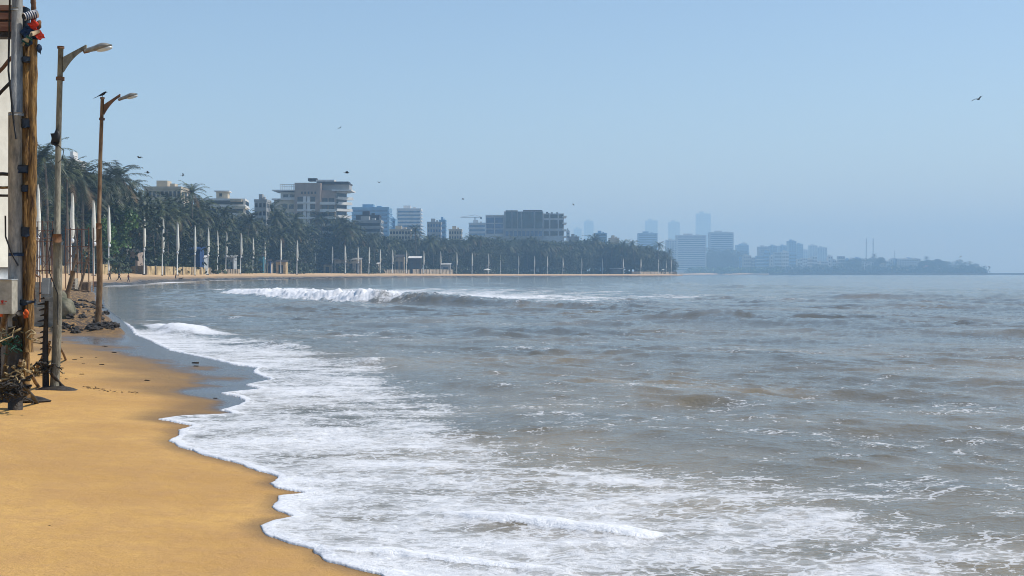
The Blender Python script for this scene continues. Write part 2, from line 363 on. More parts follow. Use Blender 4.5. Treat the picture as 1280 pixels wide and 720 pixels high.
# other swells
for pts, hs, wf, wb in [
    (wl([(745, 66), (800, 62), (860, 58), (910, 54), (960, 53), (1040, 52), (1100, 49)]), [0, .16, .26, .36, .22, .28, 0], 1.1, 3),
    (wl([(950, 62), (1050, 58), (1150, 60), (1230, 57)]), [0, .22, .16, 0], 1.0, 3),
    (wl([(1080, 46), (1180, 45), (1300, 44)]), [0, .14, .2], .9, 2.4),
    (wl([(600, 98), (700, 96), (800, 90), (900, 84)]), [0, .28, .3, 0], 1.6, 4),
    (wl([(740, 250), (800, 220), (880, 205), (960, 190), (1040, 165)]), [0, .6, .75, .5, 0], 5, 14),
    (wl([(960, 120), (1060, 112), (1160, 108), (1300, 110)]), [0, .35, .3, .3], 2.2, 6),
    (wl([(430, 62), (520, 58), (620, 56), (720, 57)]), [0, .18, .14, 0], 1.0, 2.6),
    (wl([(180, 52), (205, 48), (240, 45), (300, 42), (380, 40)]), [.12, .32, .22, .12, 0], .5, 1.2),
    (wl([(240, 68), (290, 66), (370, 64)]), [0, .18, 0], .9, 2),
    (wl([(400, 32), (470, 30), (560, 27), (620, 26)]), [0, .13, .08, 0], .5, 1.1),
    (wl([(310, 39), (345, 37), (390, 35.5)]), [0, .20, 0], .5, 1.1),
    (wl([(520, 11.42), (600, 11.05), (700, 10.6), (800, 10.25), (850, 10.15)]), [0, .05, .055, .05, .0], .09, .2),
    (wl([(400, 9.75), (480, 9.70), (600, 9.3), (700, 9.1)]), [.02, .04, .035, .02], .08, .16),
    (wl([(690, 16.3), (760, 16), (850, 15.6)]), [0, .05, 0], .3, .5),
    (wl([(640, 24), (800, 22.5), (980, 22.5)]), [0, .09, 0], .5, 1.0),
    (wl([(900, 19), (1080, 18), (1300, 18)]), [0, .08, .06], .4, .9),
    (wl([(1100, 12.2), (1200, 12), (1290, 12)]), [0, .06, .04], .2, .5)]:
    b, sd, al = crestfield(XX+.12*wf*vnoise(YY*2, XX*1.5, 8), YY+.35*wf*vnoise(XX*.8/wf, YY*.3/wf, 9), pts, hs, wf, wb)
    h += b*(1+.3*n2)*(.65+.5*n1)
    if hs[1] == .32: foam = np.maximum(foam, sst(.08, .2, b))
    if hs[1] == .05 and wf < .1 or hs[0] == .02: foam = np.maximum(foam, 1.6*sst(.012, .03, b))
    if hs[1] == .16 and wf == 1.1: foam = np.maximum(foam, .8*sst(.36, .44, b+.08*n2))
# swash foam bed between the water's edge and its outer rim
outer = np.array([(-60, -30), (5.4, 7), (4.8, 9.3), (3.5, 10.7), (2.5, 12.4), (.75, 15.2), (-.3, 18.0), (-1.5, 23), (-3.2, 29.5), (-5.5, 36), (-8.5, 42), (-11.5, 47), (-14, 50)])
xo = np.interp(YY, outer[1:, 1], outer[1:, 0])
dO = xo-XX
bed = sst(-.9, 1.1, dO+1.1*n1+.45*n2)*(s < 0)*(1-sst(47, 54, YY))
foam = np.maximum(foam, bed*(.56+.14*n1+.14*n2+.34*fbm(XX*.9+.4*n1, YY*1.9, 4, 120)+.22*np.exp(s/.9)))
foam = np.maximum(foam, 1.5*(s < 0)*(1-sst(.05, .17, -s+.04*n3))*(1-sst(50, 60, YY)))
# loose streaks further out
st = fbm(XX*.55+.3*YY, YY*1.6, 4, 80)
foam = np.maximum(foam, np.clip(.24+.48*st, 0, .58)*np.interp(YY, [0, 9, 15, 22, 32, 45, 80], [1, .9, .8, .5, .2, .05, 0.0]))
foam = np.maximum(foam, .42*sst(.1, .5, st)*(1-sst(60, 70, YY))*sst(28, 36, YY)*sst(30, 5, -s))
# shore break along the far beach
foam = np.maximum(foam, sst(150, 300, YY)*(s < 0)*(1-sst(2, 9+6*n1, -s))*(YY < 1250)*sst(-.2, .3, vnoise(XX*.05, YY*.03, 77)))
fl = sst(.35, .7, foam)*sst(.15, 1.5, -s)*(YY < 60)
h += fl*(.012*n3+.014*n2)
foam = np.where((s >= 0) & (s < .6) & (YY < 52), 1.5, foam)
lip = np.where(YY < 60, .010*(1-np.exp(np.minimum(s, 0)/.03))*(1+.6*n3)+.010*np.exp(-((s+.10)/.07)**2), .02)
Z = np.where(s < 0, np.maximum(h, ground_z(XX, YY, s)+.006)+lip, -.06-np.minimum(s, 20)*.05)
def sea_material():
    m = bpy.data.materials.new('sea_water'); m.use_nodes = True; nt = m.node_tree; p = nt.nodes['Principled BSDF']
    v = nd(nt, 'ShaderNodeTexCoord').outputs['Object']
    mp = nd(nt, 'ShaderNodeMapping'); nt.links.new(v, mp.inputs['Vector']); mp.inputs['Rotation'].default_value = (0, 0, R(-6)); mp.inputs['Scale'].default_value = (.85, 1.1, 1)
    vs = mp.outputs[0]
    f = attr(nt, 'foam')
    a = noise(nt, vs, 2.4, 6, .65, .8); b = noise(nt, vs, 8, 5, .7, 1.0); c = noise(nt, vs, 30, 4, .75)
    vo = nd(nt, 'ShaderNodeTexVoronoi'); vo.feature = 'DISTANCE_TO_EDGE'; vo.inputs['Scale'].default_value = 4.5
    add = nd(nt, 'ShaderNodeVectorMath'); add.operation = 'ADD'; nn = nd(nt, 'ShaderNodeTexNoise'); nn.inputs['Scale'].default_value = 2.5; nn.inputs['Detail'].default_value = 4
    nt.links.new(vs, nn.inputs['Vector']); nt.links.new(vs, add.inputs[0]); nt.links.new(nn.outputs['Color'], add.inputs[1]); nt.links.new(add.outputs[0], vo.inputs['Vector'])
    lace = mapr(nt, vo.outputs['Distance'], .0, .16, 1, 0)
    t = math_(nt, 'ADD', math_(nt, 'MULTIPLY', math_(nt, 'SUBTRACT', a, .5), 1.7), math_(nt, 'MULTIPLY', math_(nt, 'SUBTRACT', b, .5), 1.0))
    t = math_(nt, 'ADD', t, math_(nt, 'MULTIPLY', math_(nt, 'SUBTRACT', c, .5), .6))
    t = math_(nt, 'ADD', t, math_(nt, 'MULTIPLY', math_(nt, 'SUBTRACT', lace, .4), .34))
    fac = mapr(nt, math_(nt, 'ADD', f, t), .48, .57)
    thick = mapr(nt, math_(nt, 'ADD', f, math_(nt, 'MULTIPLY', t, .55)), .45, 1.15, .60, 1.0)
    film = mapr(nt, math_(nt, 'ADD', f, math_(nt, 'MULTIPLY', t, .35)), .34, .66, 0, .50)
    fac2 = math_(nt, 'MAXIMUM', math_(nt, 'MULTIPLY', fac, thick, True), film)
    p.inputs['Base Color'].default_value = (.10, .082, .052, 1)
    silt = noise(nt, v, .12, 3)
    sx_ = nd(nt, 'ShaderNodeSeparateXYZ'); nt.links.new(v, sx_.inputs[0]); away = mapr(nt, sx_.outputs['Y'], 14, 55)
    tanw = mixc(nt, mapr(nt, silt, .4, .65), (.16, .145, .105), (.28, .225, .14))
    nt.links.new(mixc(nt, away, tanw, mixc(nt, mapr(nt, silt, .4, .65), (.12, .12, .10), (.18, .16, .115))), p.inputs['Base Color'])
    p.inputs['Roughness'].default_value = .09; p.inputs['IOR'].default_value = 1.33
    w1 = noise(nt, vs, 1.1, 4, .6); w2 = noise(nt, vs, 5, 5, .65); w3 = noise(nt, vs, 18, 3, .6)
    hh = math_(nt, 'ADD', math_(nt, 'MULTIPLY', w1, .10), math_(nt, 'ADD', math_(nt, 'MULTIPLY', w2, .055), math_(nt, 'MULTIPLY', w3, .02)))
    bm_ = nd(nt, 'ShaderNodeBump'); bm_.inputs['Strength'].default_value = .55; bm_.inputs['Distance'].default_value = 1.0
    nt.links.new(hh, bm_.inputs['Height']); nt.links.new(bm_.outputs['Normal'], p.inputs['Normal'])
    fo = nd(nt, 'ShaderNodeBsdfPrincipled')
    nt.links.new(mixc(nt, mapr(nt, b, .3, .7), (.72, .74, .77), (.86, .87, .88)), fo.inputs['Base Color'])
    fo.inputs['Roughness'].default_value = .6; fo.inputs['Specular IOR Level'].default_value = .4
    fb = nd(nt, 'ShaderNodeBump'); fb.inputs['Strength'].default_value = .5; fb.inputs['Distance'].default_value = .10
    nt.links.new(math_(nt, 'ADD', math_(nt, 'MULTIPLY', b, .7), math_(nt, 'ADD', math_(nt, 'MULTIPLY', c, .35), math_(nt, 'MULTIPLY', fac, .4))), fb.inputs['Height']); nt.links.new(fb.outputs['Normal'], fo.inputs['Normal'])
    mx = nd(nt, 'ShaderNodeMixShader'); nt.links.new(fac2, mx.inputs[0]); nt.links.new(p.outputs[0], mx.inputs[1]); nt.links.new(fo.outputs[0], mx.inputs[2])
    nt.links.new(mx.outputs[0], nt.nodes['Material Output'].inputs['Surface'])
    return m
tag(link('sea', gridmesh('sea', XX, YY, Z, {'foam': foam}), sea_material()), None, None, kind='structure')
del XX, YY, UU, Z, h, foam, s, n1, n2, n3

# ------------------------------------------------------------------ banner poles
POLES = [(48, 230, 339), (88, 241, 338), (117, 250, 341), (136, 256, 339), (159, 270.7, 339), (180, 268, 339), (202.5, 272, 339.5), (221.5, 277, 340), (243.5, 281, 340), (259.5, 284, 340), (272, 288, 340), (282, 289.5, 340),
 (300.5, 291, 340), (316, 296, 340), (331, 298.7, 340.5), (351, 298.5, 340.5), (371, 300, 340.5), (394, 308, 341), (415, 308, 341.5), (431.5, 306.5, 341.5), (447.5, 308, 342), (461, 308.5, 342), (475.5, 311, 342), (490.5, 312, 342),
 (508, 313, 342.5), (529.5, 313.3, 342), (551, 314, 342), (571, 315, 342), (590, 315.6, 342), (610.5, 317, 342), (625.5, 318.5, 342), (648, 319.5, 342), (668, 320, 342.5), (684, 320.4, 343), (703.5, 321.7, 343.5),
 (727, 322.5, 343), (753, 323, 343), (779, 323, 343.5), (801, 323, 343.5), (823, 324, 343.5), (832.5, 324.2, 343), (839, 324.3, 343)]
ORD = ['first', 'second', 'third', 'fourth', 'fifth', 'sixth', 'seventh', 'eighth', 'ninth', 'tenth', 'eleventh', 'twelfth', 'thirteenth', 'fourteenth', 'fifteenth', 'sixteenth', 'seventeenth', 'eighteenth', 'nineteenth', 'twentieth']
def ordn(i):
    if i < 20: return ORD[i]
    t, r = divmod(i+1, 10); T = {2: 'twenty', 3: 'thirty', 4: 'forty'}[t]
    return T.replace('ty', 'tieth') if r == 0 else T+'-'+ORD[r-1]
PPX = [p[0] for p in POLES]; PPY = [15*F/(b-t) for _, t, b in POLES]
def backY(px): return float(np.interp(px, PPX, PPY))
bp = thing('banner_pole')
MB().tube([(0, 0, -.5), (0, 0, 15)], [.20, .13], 10).build('pole', M['steelpole'], bp)
b = MB()
zs = [6.9, 7.3, 8.5, 10, 11.5, 13, 14.2, 15.1]; rs = [.22, .42, .46, .43, .38, .30, .20, .05]
b.tube([(.18+.04*math.sin(z), 0, z) for z in zs], rs, 9, jit=.08)
b.build('furled_banner', M['banner'], bp)
b = MB(); b.blob((.25, -.1, 6.3), .42, 3, .1, 2, (.9, .8, 1.1)); b.tube([(0, 0, 6.35), (.3, -.1, 6.35)], .06, 6); b.build('lamp', M['lampwhite'], bp)
b = MB(); b.box(-.35, .35, -.35, .35, -.5, .22); b.build('base', M['b_dark'], bp)
for i, (px, t, bt) in enumerate(POLES):
    Y = PPY[i]; g = G(px, Y); z0 = max(g.z, W(px, bt, Y).z) - .05 if True else g.z
    z0 = g.z
    sc = (W(px, t, Y).z-z0)/15.1
    o = bp if i == 0 else copytree(bp, (0, 0, 0))
    o.location = (g.x, g.y, z0); o.rotation_euler = (R(random.uniform(-.8, .8)), R(random.uniform(-1.0, 1.0)), R(random.uniform(-60, 60))); o.scale = (random.uniform(.8, 1.15), random.uniform(.8, 1.1), sc)
    tag(o, 'tall grey pole with furled white banner, %s from the left along the beach' % ordn(i), 'banner pole', 'banner poles along the beach')

# ------------------------------------------------------------------ trees
def palm_proto(idx, H, lean):
    r = random.Random(100+idx); root = thing('coconut_palm')
    pts = []; rad = []
    for k in range(9):
        t = k/8; pts.append((lean*t*t*H*.35+.15*math.sin(t*5), .1*math.sin(t*4+idx), -.4+t*(H+.4))); rad.append(.24-.10*t+(.12 if k == 0 else 0))
    MB().tube(pts, rad, 8).build('trunk', M['trunk'], root)
    top = Vector(pts[-1]); b = MB(); d = MB()
    nf = 26
    for k in range(nf):
        az = 2*math.pi*(k*.382)+r.uniform(-.2, .2); lvl = k/nf
        el = R(78-118*lvl+r.uniform(-8, 8)); L = r.uniform(4.0, 5.2)*(.8+.35*min(1, lvl*2.5))
        dry = lvl > .93
        pos = top.copy(); hd = Vector((math.cos(az), math.sin(az), 0)); steps = 10
        path = [pos.copy()]; e = el; bend = R(r.uniform(55, 95)) if lvl < .7 else R(50)
        for q in range(steps):
            e -= bend/steps*(.5+q/steps); e = max(e, R(-86))
            pos = pos+(hd*math.cos(e)+Vector((0, 0, math.sin(e))))*L/steps; path.append(pos.copy())
        tgt = d if dry else b
        side = Vector((-hd.y, hd.x, 0)); tw = r.uniform(-.5, .5)
        for q in range(1, steps+1):
            for hf in (0, .5):
                p0 = path[q-1].lerp(path[q], hf); t = (q-1+hf)/steps
                ll = (1.15*math.sin(math.pi*min(1, t*.8+.16))**.7+.1)*r.uniform(.85, 1.1)
                dn = (path[q]-path[q-1]).normalized()
                for sgn in (-1, 1):
                    tip = p0+side*sgn*ll*(.72+.1*sgn*tw)+Vector((0, 0, -ll*r.uniform(.1, .5)))+dn*ll*.45
                    w = dn*(.16)
                    tgt.add([p0-w*.5, p0+w*.5, tip], [(0, 1, 2)])
        for q in range(steps):
            p0, p1 = path[q], path[q+1]; w = side*.045*(1-q/steps*.7)
            tgt.add([p0-w, p0+w, p1+w*.8, p1-w*.8], [(0, 1, 2, 3)])
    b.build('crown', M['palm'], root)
    if d.v: d.build('dry_frond', M['palm_dry'], root)
    c = MB()
    for k in range(7):
        a = k*.9; c.blob(top+Vector((.38*math.cos(a), .38*math.sin(a), -.35-.12*(k % 2))), .16, k, .05, 1)
    c.build('coconut_cluster', M['leaf'], root)
    return root, H
def broad_proto(idx, H, Wd, lm, n=2600):
    r = random.Random(200+idx); g = np.random.default_rng(300+idx); root = thing('broadleaf_tree')
    t = MB(); t.tube([(0, 0, -.4), (.1, 0, H*.25), (.05, .1, H*.5)], [.45, .3, .2], 8)
    lobes = []
    for k in range(11):
        a = k*2.4+r.uniform(-.4, .4); rr_ = Wd*.5*r.uniform(.15, .72); z = H*r.uniform(.38, .86)
        if k == 0: rr_ = 0; z = H*.83
        if k == 1: rr_ = Wd*.15
        c = Vector((math.cos(a)*rr_, math.sin(a)*rr_, z)); lobes.append((c, r.uniform(.16, .27)*Wd))
        t.tube([(.05, .05, H*.35), ((c.x)*.5, c.y*.5, H*.35+(c.z-H*.35)*.55), c], [.17, .1, .04], 5)
    t.build('trunk', M['bark'], root)
    b = MB(); V = []; Fc = []
    per = n//len(lobes)
    for c, rad in lobes:
        dirs = g.normal(size=(per, 3)); dirs /= np.linalg.norm(dirs, axis=1)[:, None]
        rr2 = rad*(.55+.5*g.random(per)**.6)
        lump = 1+.22*np.sin(dirs[:, 0]*5+idx)*np.sin(dirs[:, 1]*6+c.x)+.15*np.sin(dirs[:, 2]*9)
        P = np.array(c)+dirs*(rr2*lump)[:, None]*np.array([1, 1, .72])
        for p in P:
            n_ = g.normal(size=3); a = np.cross(n_, g.normal(size=3)); a /= np.linalg.norm(a); q = np.cross(a, n_/np.linalg.norm(n_))
            sz = H*.020*(.6+g.random()); i0 = len(V)
            V += [tuple(p-a*sz), tuple(p+q*sz*.6), tuple(p+a*sz*1.1), tuple(p-q*sz*.6)]; Fc.append((i0, i0+1, i0+2, i0+3))
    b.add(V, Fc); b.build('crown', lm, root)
    return root, H
palms = [palm_proto(i, h_, l_) for i, (h_, l_) in enumerate([(17, .15), (14, -.3), (19, .05), (12, .35), (15.5, -.1)])]
broads = [broad_proto(i, h_, w_, M['leaf']) for i, (h_, w_) in enumerate([(13, 13), (11, 9), (14, 11), (9, 11)])]
bright = broad_proto(9, 10, 7, M['leaf_bright'], 3000)
used = set(); TREES = []
def place_tree(proto, px, Y, pytop, kind, group, dz=0, key=None):
    root, H = proto; crown_extra = 2.6 if kind.startswith('coconut') or 'palm' in kind else 0
    g = G(px, Y); ztop = W(px, pytop, Y).z; sc = max(.25, (ztop-g.z)/(H+crown_extra))
    rz = random.uniform(0, 6.28)
    if id(root) in used: o = copytree(root, g, rz, sc)
    else: used.add(id(root)); o = root; o.location = g; o.rotation_euler = (0, 0, rz); o.scale = (sc,)*3
    o.scale = (sc*random.uniform(.9, 1.1), sc*random.uniform(.9, 1.1), sc)
    o['group'] = group; o['category'] = 'tree'
    TREES.append((o, px, Y, pytop, kind)); return o
TOPX = [30, 60, 100, 125, 145, 160, 172, 190, 215, 232, 242, 252, 270, 300, 322, 335, 352, 380, 420, 438, 446, 470, 500, 530, 560, 600, 640, 680, 720, 745, 765, 790, 820, 842]
TOPY = [190, 178, 198, 204, 214, 228, 224, 244, 242, 240, 234, 246, 258, 264, 262, 252, 262, 266, 262, 272, 282, 284, 292, 288, 292, 288, 291, 294, 296, 292, 300, 299, 305, 316]
topat = lambda px: float(np.interp(px, TOPX, TOPY))
# signature palms of the skyline
for px, top in [(62, 172), (46, 186), (84, 196), (103, 194), (122, 203), (137, 200), (165, 221), (150, 226), (196, 246), (222, 238), (240, 226), (276, 254), (252, 250), (306, 262), (336, 248), (346, 262), (372, 264), (404, 262), (424, 268), (520, 280), (740, 291), (776, 298), (794, 299), (822, 301), (838, 310)]:
    place_tree(random.choice(palms), px, backY(px)+random.uniform(22, 45), top, 'coconut palm', 'coconut palms behind the beach')
place_tree(bright, 141, backY(141)+14, 246, 'bright broadleaf tree', 'trees behind the beach')
place_tree(bright, 128, backY(128)+18, 268, 'bright broadleaf tree', 'trees behind the beach')
# dense rows
px = 20
while px < 842:
    Y = backY(px); st = 9.0*330/Y+1.5
    place_tree(random.choice(broads), px+random.uniform(-3, 3), Y+random.uniform(58, 85), topat(px)+random.uniform(8, 20)*330/Y+3, 'dark broadleaf tree', 'trees behind the beach'); px += st*1.45
px = 25
while px < 846:
    Y = backY(px); st = 9.0*330/Y+1.2
    top = topat(px); base = 338
    place_tree(random.choice(palms), px+random.uniform(-3, 3), Y+random.uniform(36, 52), top+abs(random.gauss(0, 1))*.14*(base-top)+2, 'coconut palm', 'coconut palms behind the beach'); px += st*1.15
px = 30
while px < 846:
    Y = backY(px); st = 9.0*330/Y+1.5
    top = topat(px)
    place_tree(random.choice(palms), px+random.uniform(-3, 3), Y+random.uniform(26, 36), top+(338-top)*random.uniform(.25, .5), 'short coconut palm', 'coconut palms behind the beach'); px += st*1.7
px = 150
while px < 846:
    Y = backY(px); st = 10.0*330/Y+1.5
    top = topat(px)
    place_tree(random.choice(broads), px+random.uniform(-3, 3), Y+random.uniform(30, 40), top+(338-top)*random.uniform(.45, .62), 'low broadleaf tree', 'trees behind the beach'); px += st*1.25
# labels for trees: nearest pole and side, then share if still alike
from collections import defaultdict
keys = defaultdict(list)
for o, px, Y, top, kind in TREES:
    k = min(range(len(PPX)), key=lambda i: abs(PPX[i]-px)); keys[(kind, k, px >= PPX[k])].append((o, top))
for (kind, k, rt), lst in keys.items():
    lst.sort(key=lambda t: t[1]); n = len(lst)
    for j, (o, _) in enumerate(lst):
        w = '' if n == 1 else ('taller ' if n == 2 and j == 0 else 'shorter ' if n == 2 else ['tallest ', 'middle ', 'lowest '][j] if n == 3 else (['tallest ']+['second tallest ', 'third tallest ', 'fourth tallest ', 'fifth tallest ']+['lower ']*20)[j])
        o['label'] = '%s%s just %s of the %s banner pole from the left' % (w, kind, 'right' if rt else 'left', ordn(k))
# understory foliage masses (uncountable scrub)
def scrub(name, pts, hgt, n, mat_, label, sz=.45):
    g = np.random.default_rng(len(name)+n); V = []; Fc = []
    P = np.array(pts); seg = np.hypot(*np.diff(P, axis=0).T); cum = np.concatenate([[0], np.cumsum(seg)])
    for k in range(n):
        t = g.random()*cum[-1]; i = min(np.searchsorted(cum, t)-1, len(seg)-1); i = max(i, 0); q = (t-cum[i])/seg[i]
        c = P[i]*(1-q)+P[i+1]*q; c = c+g.normal(size=2)*1.6*(1 if sz < 1 else 4)
        top = hgt*(.55+.45*math.sin(t*.31)+.3*math.sin(t*.83+1)); z = g.random()**.7*max(.6, top)
        p = np.array([c[0], c[1], 0]); p[2] = z+base_z(c[0], c[1])
        a = g.normal(size=3); a /= np.linalg.norm(a); b_ = np.cross(a, g.normal(size=3)); b_ /= np.linalg.norm(b_); s_ = sz*(.5+g.random()); i0 = len(V)
        V += [tuple(p-a*s_), tuple(p+b_*s_*.6), tuple(p+a*s_), tuple(p-b_*s_*.6)]; Fc.append((i0, i0+1, i0+2, i0+3))
    o = MB().add(V, Fc).build(name, mat_); tag(o, label, 'shrubs', kind='stuff')
def base_z(x, y): return 2.3 if y < 1500 else 1.6
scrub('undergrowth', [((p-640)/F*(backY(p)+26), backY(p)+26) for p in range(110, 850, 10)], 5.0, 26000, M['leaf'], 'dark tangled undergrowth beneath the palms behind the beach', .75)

# ------------------------------------------------------------------ walls, sheds at the back of the beach
def wallseg(px0, px1, dY, hgt, m, label, thick=.3):
    n = 12; b = MB(); prev = None; pts = []
    for k in range(n+1):
        p = px0+(px1-px0)*k/n; Y = backY(p)+dY; g = G(p, Y); pts.append(g)
    z0 = min(p.z for p in pts)-.8; z1 = sum(p.z for p in pts)/len(pts)+hgt
    for a, c in zip(pts[:-1], pts[1:]):
        d = (c-a); d.z = 0; n_ = Vector((-d.y, d.x, 0)).normalized()*thick
        vs = [(a.x, a.y, z0), (c.x, c.y, z0), (c.x+n_.x, c.y+n_.y, z0), (a.x+n_.x, a.y+n_.y, z0), (a.x, a.y, z1), (c.x, c.y, z1), (c.x+n_.x, c.y+n_.y, z1), (a.x+n_.x, a.y+n_.y, z1)]
        b.add(vs, [(3, 2, 1, 0), (4, 5, 6, 7), (0, 1, 5, 4), (2, 3, 7, 6), (1, 2, 6, 5), (3, 0, 4, 7)])
    r = thing('beach_wall', pts[0]); r.location = (0, 0, 0)
    b.build('wall_face', m, r)
    c = MB()
    for k in range(0, n+1):
        g = pts[k]; c.box(g.x-.3, g.x+.3, g.y-.25, g.y+.2, z0, z1+.12)
    c.build('pier', M['wallG'], r)
    tag(r, label, 'wall')
wallseg(36, 84, 20, 1.6, M['wallY'], 'cream compound wall at far left behind the scaffold frame')
wallseg(126, 262, 6, 2.3, M['wallY'], 'long stained yellow compound wall behind the fifth to tenth banner poles')
wallseg(263, 300, 7, 1.7, M['wallG'], 'brownish grey low wall right of the long yellow wall')
wallseg(480, 512, 6, 2.5, M['wallG'], 'grey stained wall between the open pavilion and the palms')
wallseg(516, 566, 6, 3.0, M['wallG'], 'grey wall with shed gaps behind the twenty-sixth banner pole')
wallseg(790, 846, 10, 2.4, M['wallG'], 'low grey wall at the far end of the palm belt')

def shed(name, px0, px1, pytop, m, label, cat='shed', roof=None, dY=4, depth=6, doors=1):
    pm = (px0+px1)/2; Y = max(backY(px0), backY(pm), backY(px1))+dY; g = G(pm, Y); w = (px1-px0)/F*Y; hz = W(pm, pytop, Y).z-g.z
    r = thing(name, g)
    MB().box(-w/2, w/2, 0, depth, -.6, hz*.88).build('wall', m, r)
    b = MB(); b.add([(-w/2-.5, -.7, hz*.885), (w/2+.5, -.7, hz*.885), (w/2+.5, depth+.4, hz), (-w/2-.5, depth+.4, hz),
                     (-w/2-.5, -.7, hz*.885-.12), (w/2+.5, -.7, hz*.885-.12), (w/2+.5, depth+.4, hz-.12), (-w/2-.5, depth+.4, hz-.12)],
                    [(0, 1, 2, 3), (7, 6, 5, 4), (0, 4, 5, 1), (1, 5, 6, 2), (2, 6, 7, 3), (3, 7, 4, 0)])
    b.build('roof', roof or M['b_dark'], r)
    for k in range(doors):
        x = -w/2+w*(k+.5)/doors; MB().box(x-w*.16/doors*1.5, x+w*.16/doors*1.5, -.06, .02, 0, hz*.62).build('door', M['glass'], r)
    tag(r, label, cat); return r
shed('teal_shed', 319, 329, 317, M['teal'], 'teal green beach shed left of the fifteenth banner pole')
shed('small_cabin', 333.5, 339, 327, M['b_cream'], 'small cream cabin right of the teal shed')
shed('small_cabin', 345, 357, 325, M['wallY'], 'low yellow stained cabin around the sixteenth banner pole')
shed('blue_kiosk', 335.5, 338, 324, M['tarp'], 'narrow blue kiosk between the teal shed and yellow cabin', dY=-2, depth=2)
shed('beach_hut', 404.5, 413.5, 329, M['wallY'], 'small brown beach hut left of the nineteenth banner pole')
shed('open_pavilion', 452, 473, 328, M['wallG'], 'grey open pavilion with pale roof right of the hotel tower', 'pavilion', M['b_white'], doors=3)
shed('open_pavilion', 418, 451, 322, M['wallG'], 'wide dark shelter at the foot of the hotel tower', 'pavilion', M['b_grey'], dY=10, doors=4)
shed('market_stall', 206, 250, 308, M['tarp'], 'blue tarpaulin covered stall behind the yellow compound wall', 'stall', M['tarp'], dY=10, doors=2)
shed('white_container', 226, 255, 319, M['greypaint'], 'long pale grey container above the yellow wall', 'container', M['b_white'], dY=8, doors=3)
shed('white_container', 271, 292, 319, M['greypaint'], 'pale panelled enclosure behind the eleventh and twelfth banner poles', 'container', M['b_grey'], dY=9, doors=4)
shed('site_hut', 160, 172, 311, M['b_brown'], 'reddish hut half hidden behind the fifth banner pole', 'hut', dY=10)
shed('beach_hut', 511, 526, 320, M['b_dark'], 'two level grey hut with white awning near the twenty-fifth banner pole', 'hut', M['b_white'], doors=2)
shed('beach_hut', 551, 563, 329, M['b_grey'], 'pale blue roofed hut beside the twenty-seventh banner pole', 'hut', M['b_pale'])
shed('beach_shelter', 763, 778, 335, M['b_dark'], 'low dark shelter left of the thirty-eighth banner pole', 'shelter', M['b_grey'])
shed('white_cabin', 824.5, 830, 336.5, M['white'], 'tiny white cabin near the far end of the pole row', 'cabin', M['b_white'])
shed('hillside_house', 493, 505, 318, M['wallG'], 'small grey terrace house left of the twenty-fifth banner pole', 'house', dY=12, doors=2)
# parasol on far beach
g = G(609, backY(609)-14); r = thing('beach_parasol', g)
MB().tube([(0, 0, -.3), (0, 0, 3.4)], .08, 6).build('pole', M['steelpole'], r)
b = MB(); n = 12; vs = [(0, 0, 4.1)]+[(3.2*math.cos(k*6.283/n), 3.2*math.sin(k*6.283/n), 3.0) for k in range(n)]
b.add(vs, [(0, k+1, (k+1) % n+1) for k in range(n)]+[tuple(range(n, 0, -1))]); b.build('canopy', M['b_white'], r)
tag(r, 'open pale parasol on the sand by the thirtieth banner pole', 'parasol')

# ------------------------------------------------------------------ buildings
def block(name, label, px0, px1, pyt, Y, depth, floors, cols, wall, win, style='grid', cat='building', rz=0, roofbits=True, pybase=343):
    if 1990 <= Y < 4000: Y *= 1.75; depth *= 1.5
    pm = (px0+px1)/2; w = (px1-px0)/F*Y; x = (pm-640)/F*Y; g = gz(x, Y)-1; H = W(pm, pyt, Y).z-g
    r = thing(name, (x, Y, g), rz)
    MB().box(-w/2, w/2, 0, depth, 0, H).build('wall', wall, r)
    vis = max(1, floors); fh = H/vis
    for k in range(vis):
        z = k*fh+fh*.30
        if g+z < E-(300-YH)/F*Y and Y < 1990 or g+z < E-(340-YH)/F*Y: continue      # floors hidden by the trees
        if style == 'band':
            MB().box(-w/2+.04*w, w/2-.04*w, -.12, .05, z, z+fh*.46).build('window_strip', win, r)
            MB().box(w/2-.05, w/2+.12, .06*depth, .94*depth, z, z+fh*.46).build('window_strip', win, r)
        else:
            for c in range(cols):
                cx = -w/2+w*(c+.5)/cols; ww_ = w/cols*.30
                MB().box(cx-ww_, cx+ww_, -.12, .05, z, z+fh*.5).build('window', win, r)
            if Y < 1400:
                dc = 3
                for c in range(dc):
                    cy = depth*(c+.5)/dc; ww_ = depth/dc*.25
                    MB().box(w/2-.05, w/2+.12, cy-ww_, cy+ww_, z, z+fh*.5).build('window', win, r)
        if style in ('balc', 'band') and k > 0:
            MB().box(-w/2-.5, w/2+.5, -.9 if style == 'balc' else -.4, depth+.3, k*fh-.12*fh*.5, k*fh+.12*fh).build('floor_slab', M['b_white'] if style == 'balc' else wall, r)
    if roofbits:
        b = MB(); b.box(-w/2-.2, w/2+.2, -.2, depth+.2, H, H+.02*H+.4); b.box(-w*.25, w*.05, depth*.3, depth*.7, H+.02*H+.4, H+.05*H+2); b.box(w*.15, w*.28, depth*.2, depth*.5, H+.02*H+.4, H+.03*H+1.4)
        b.build('roof', wall, r)
    tag(r, label, cat); return r
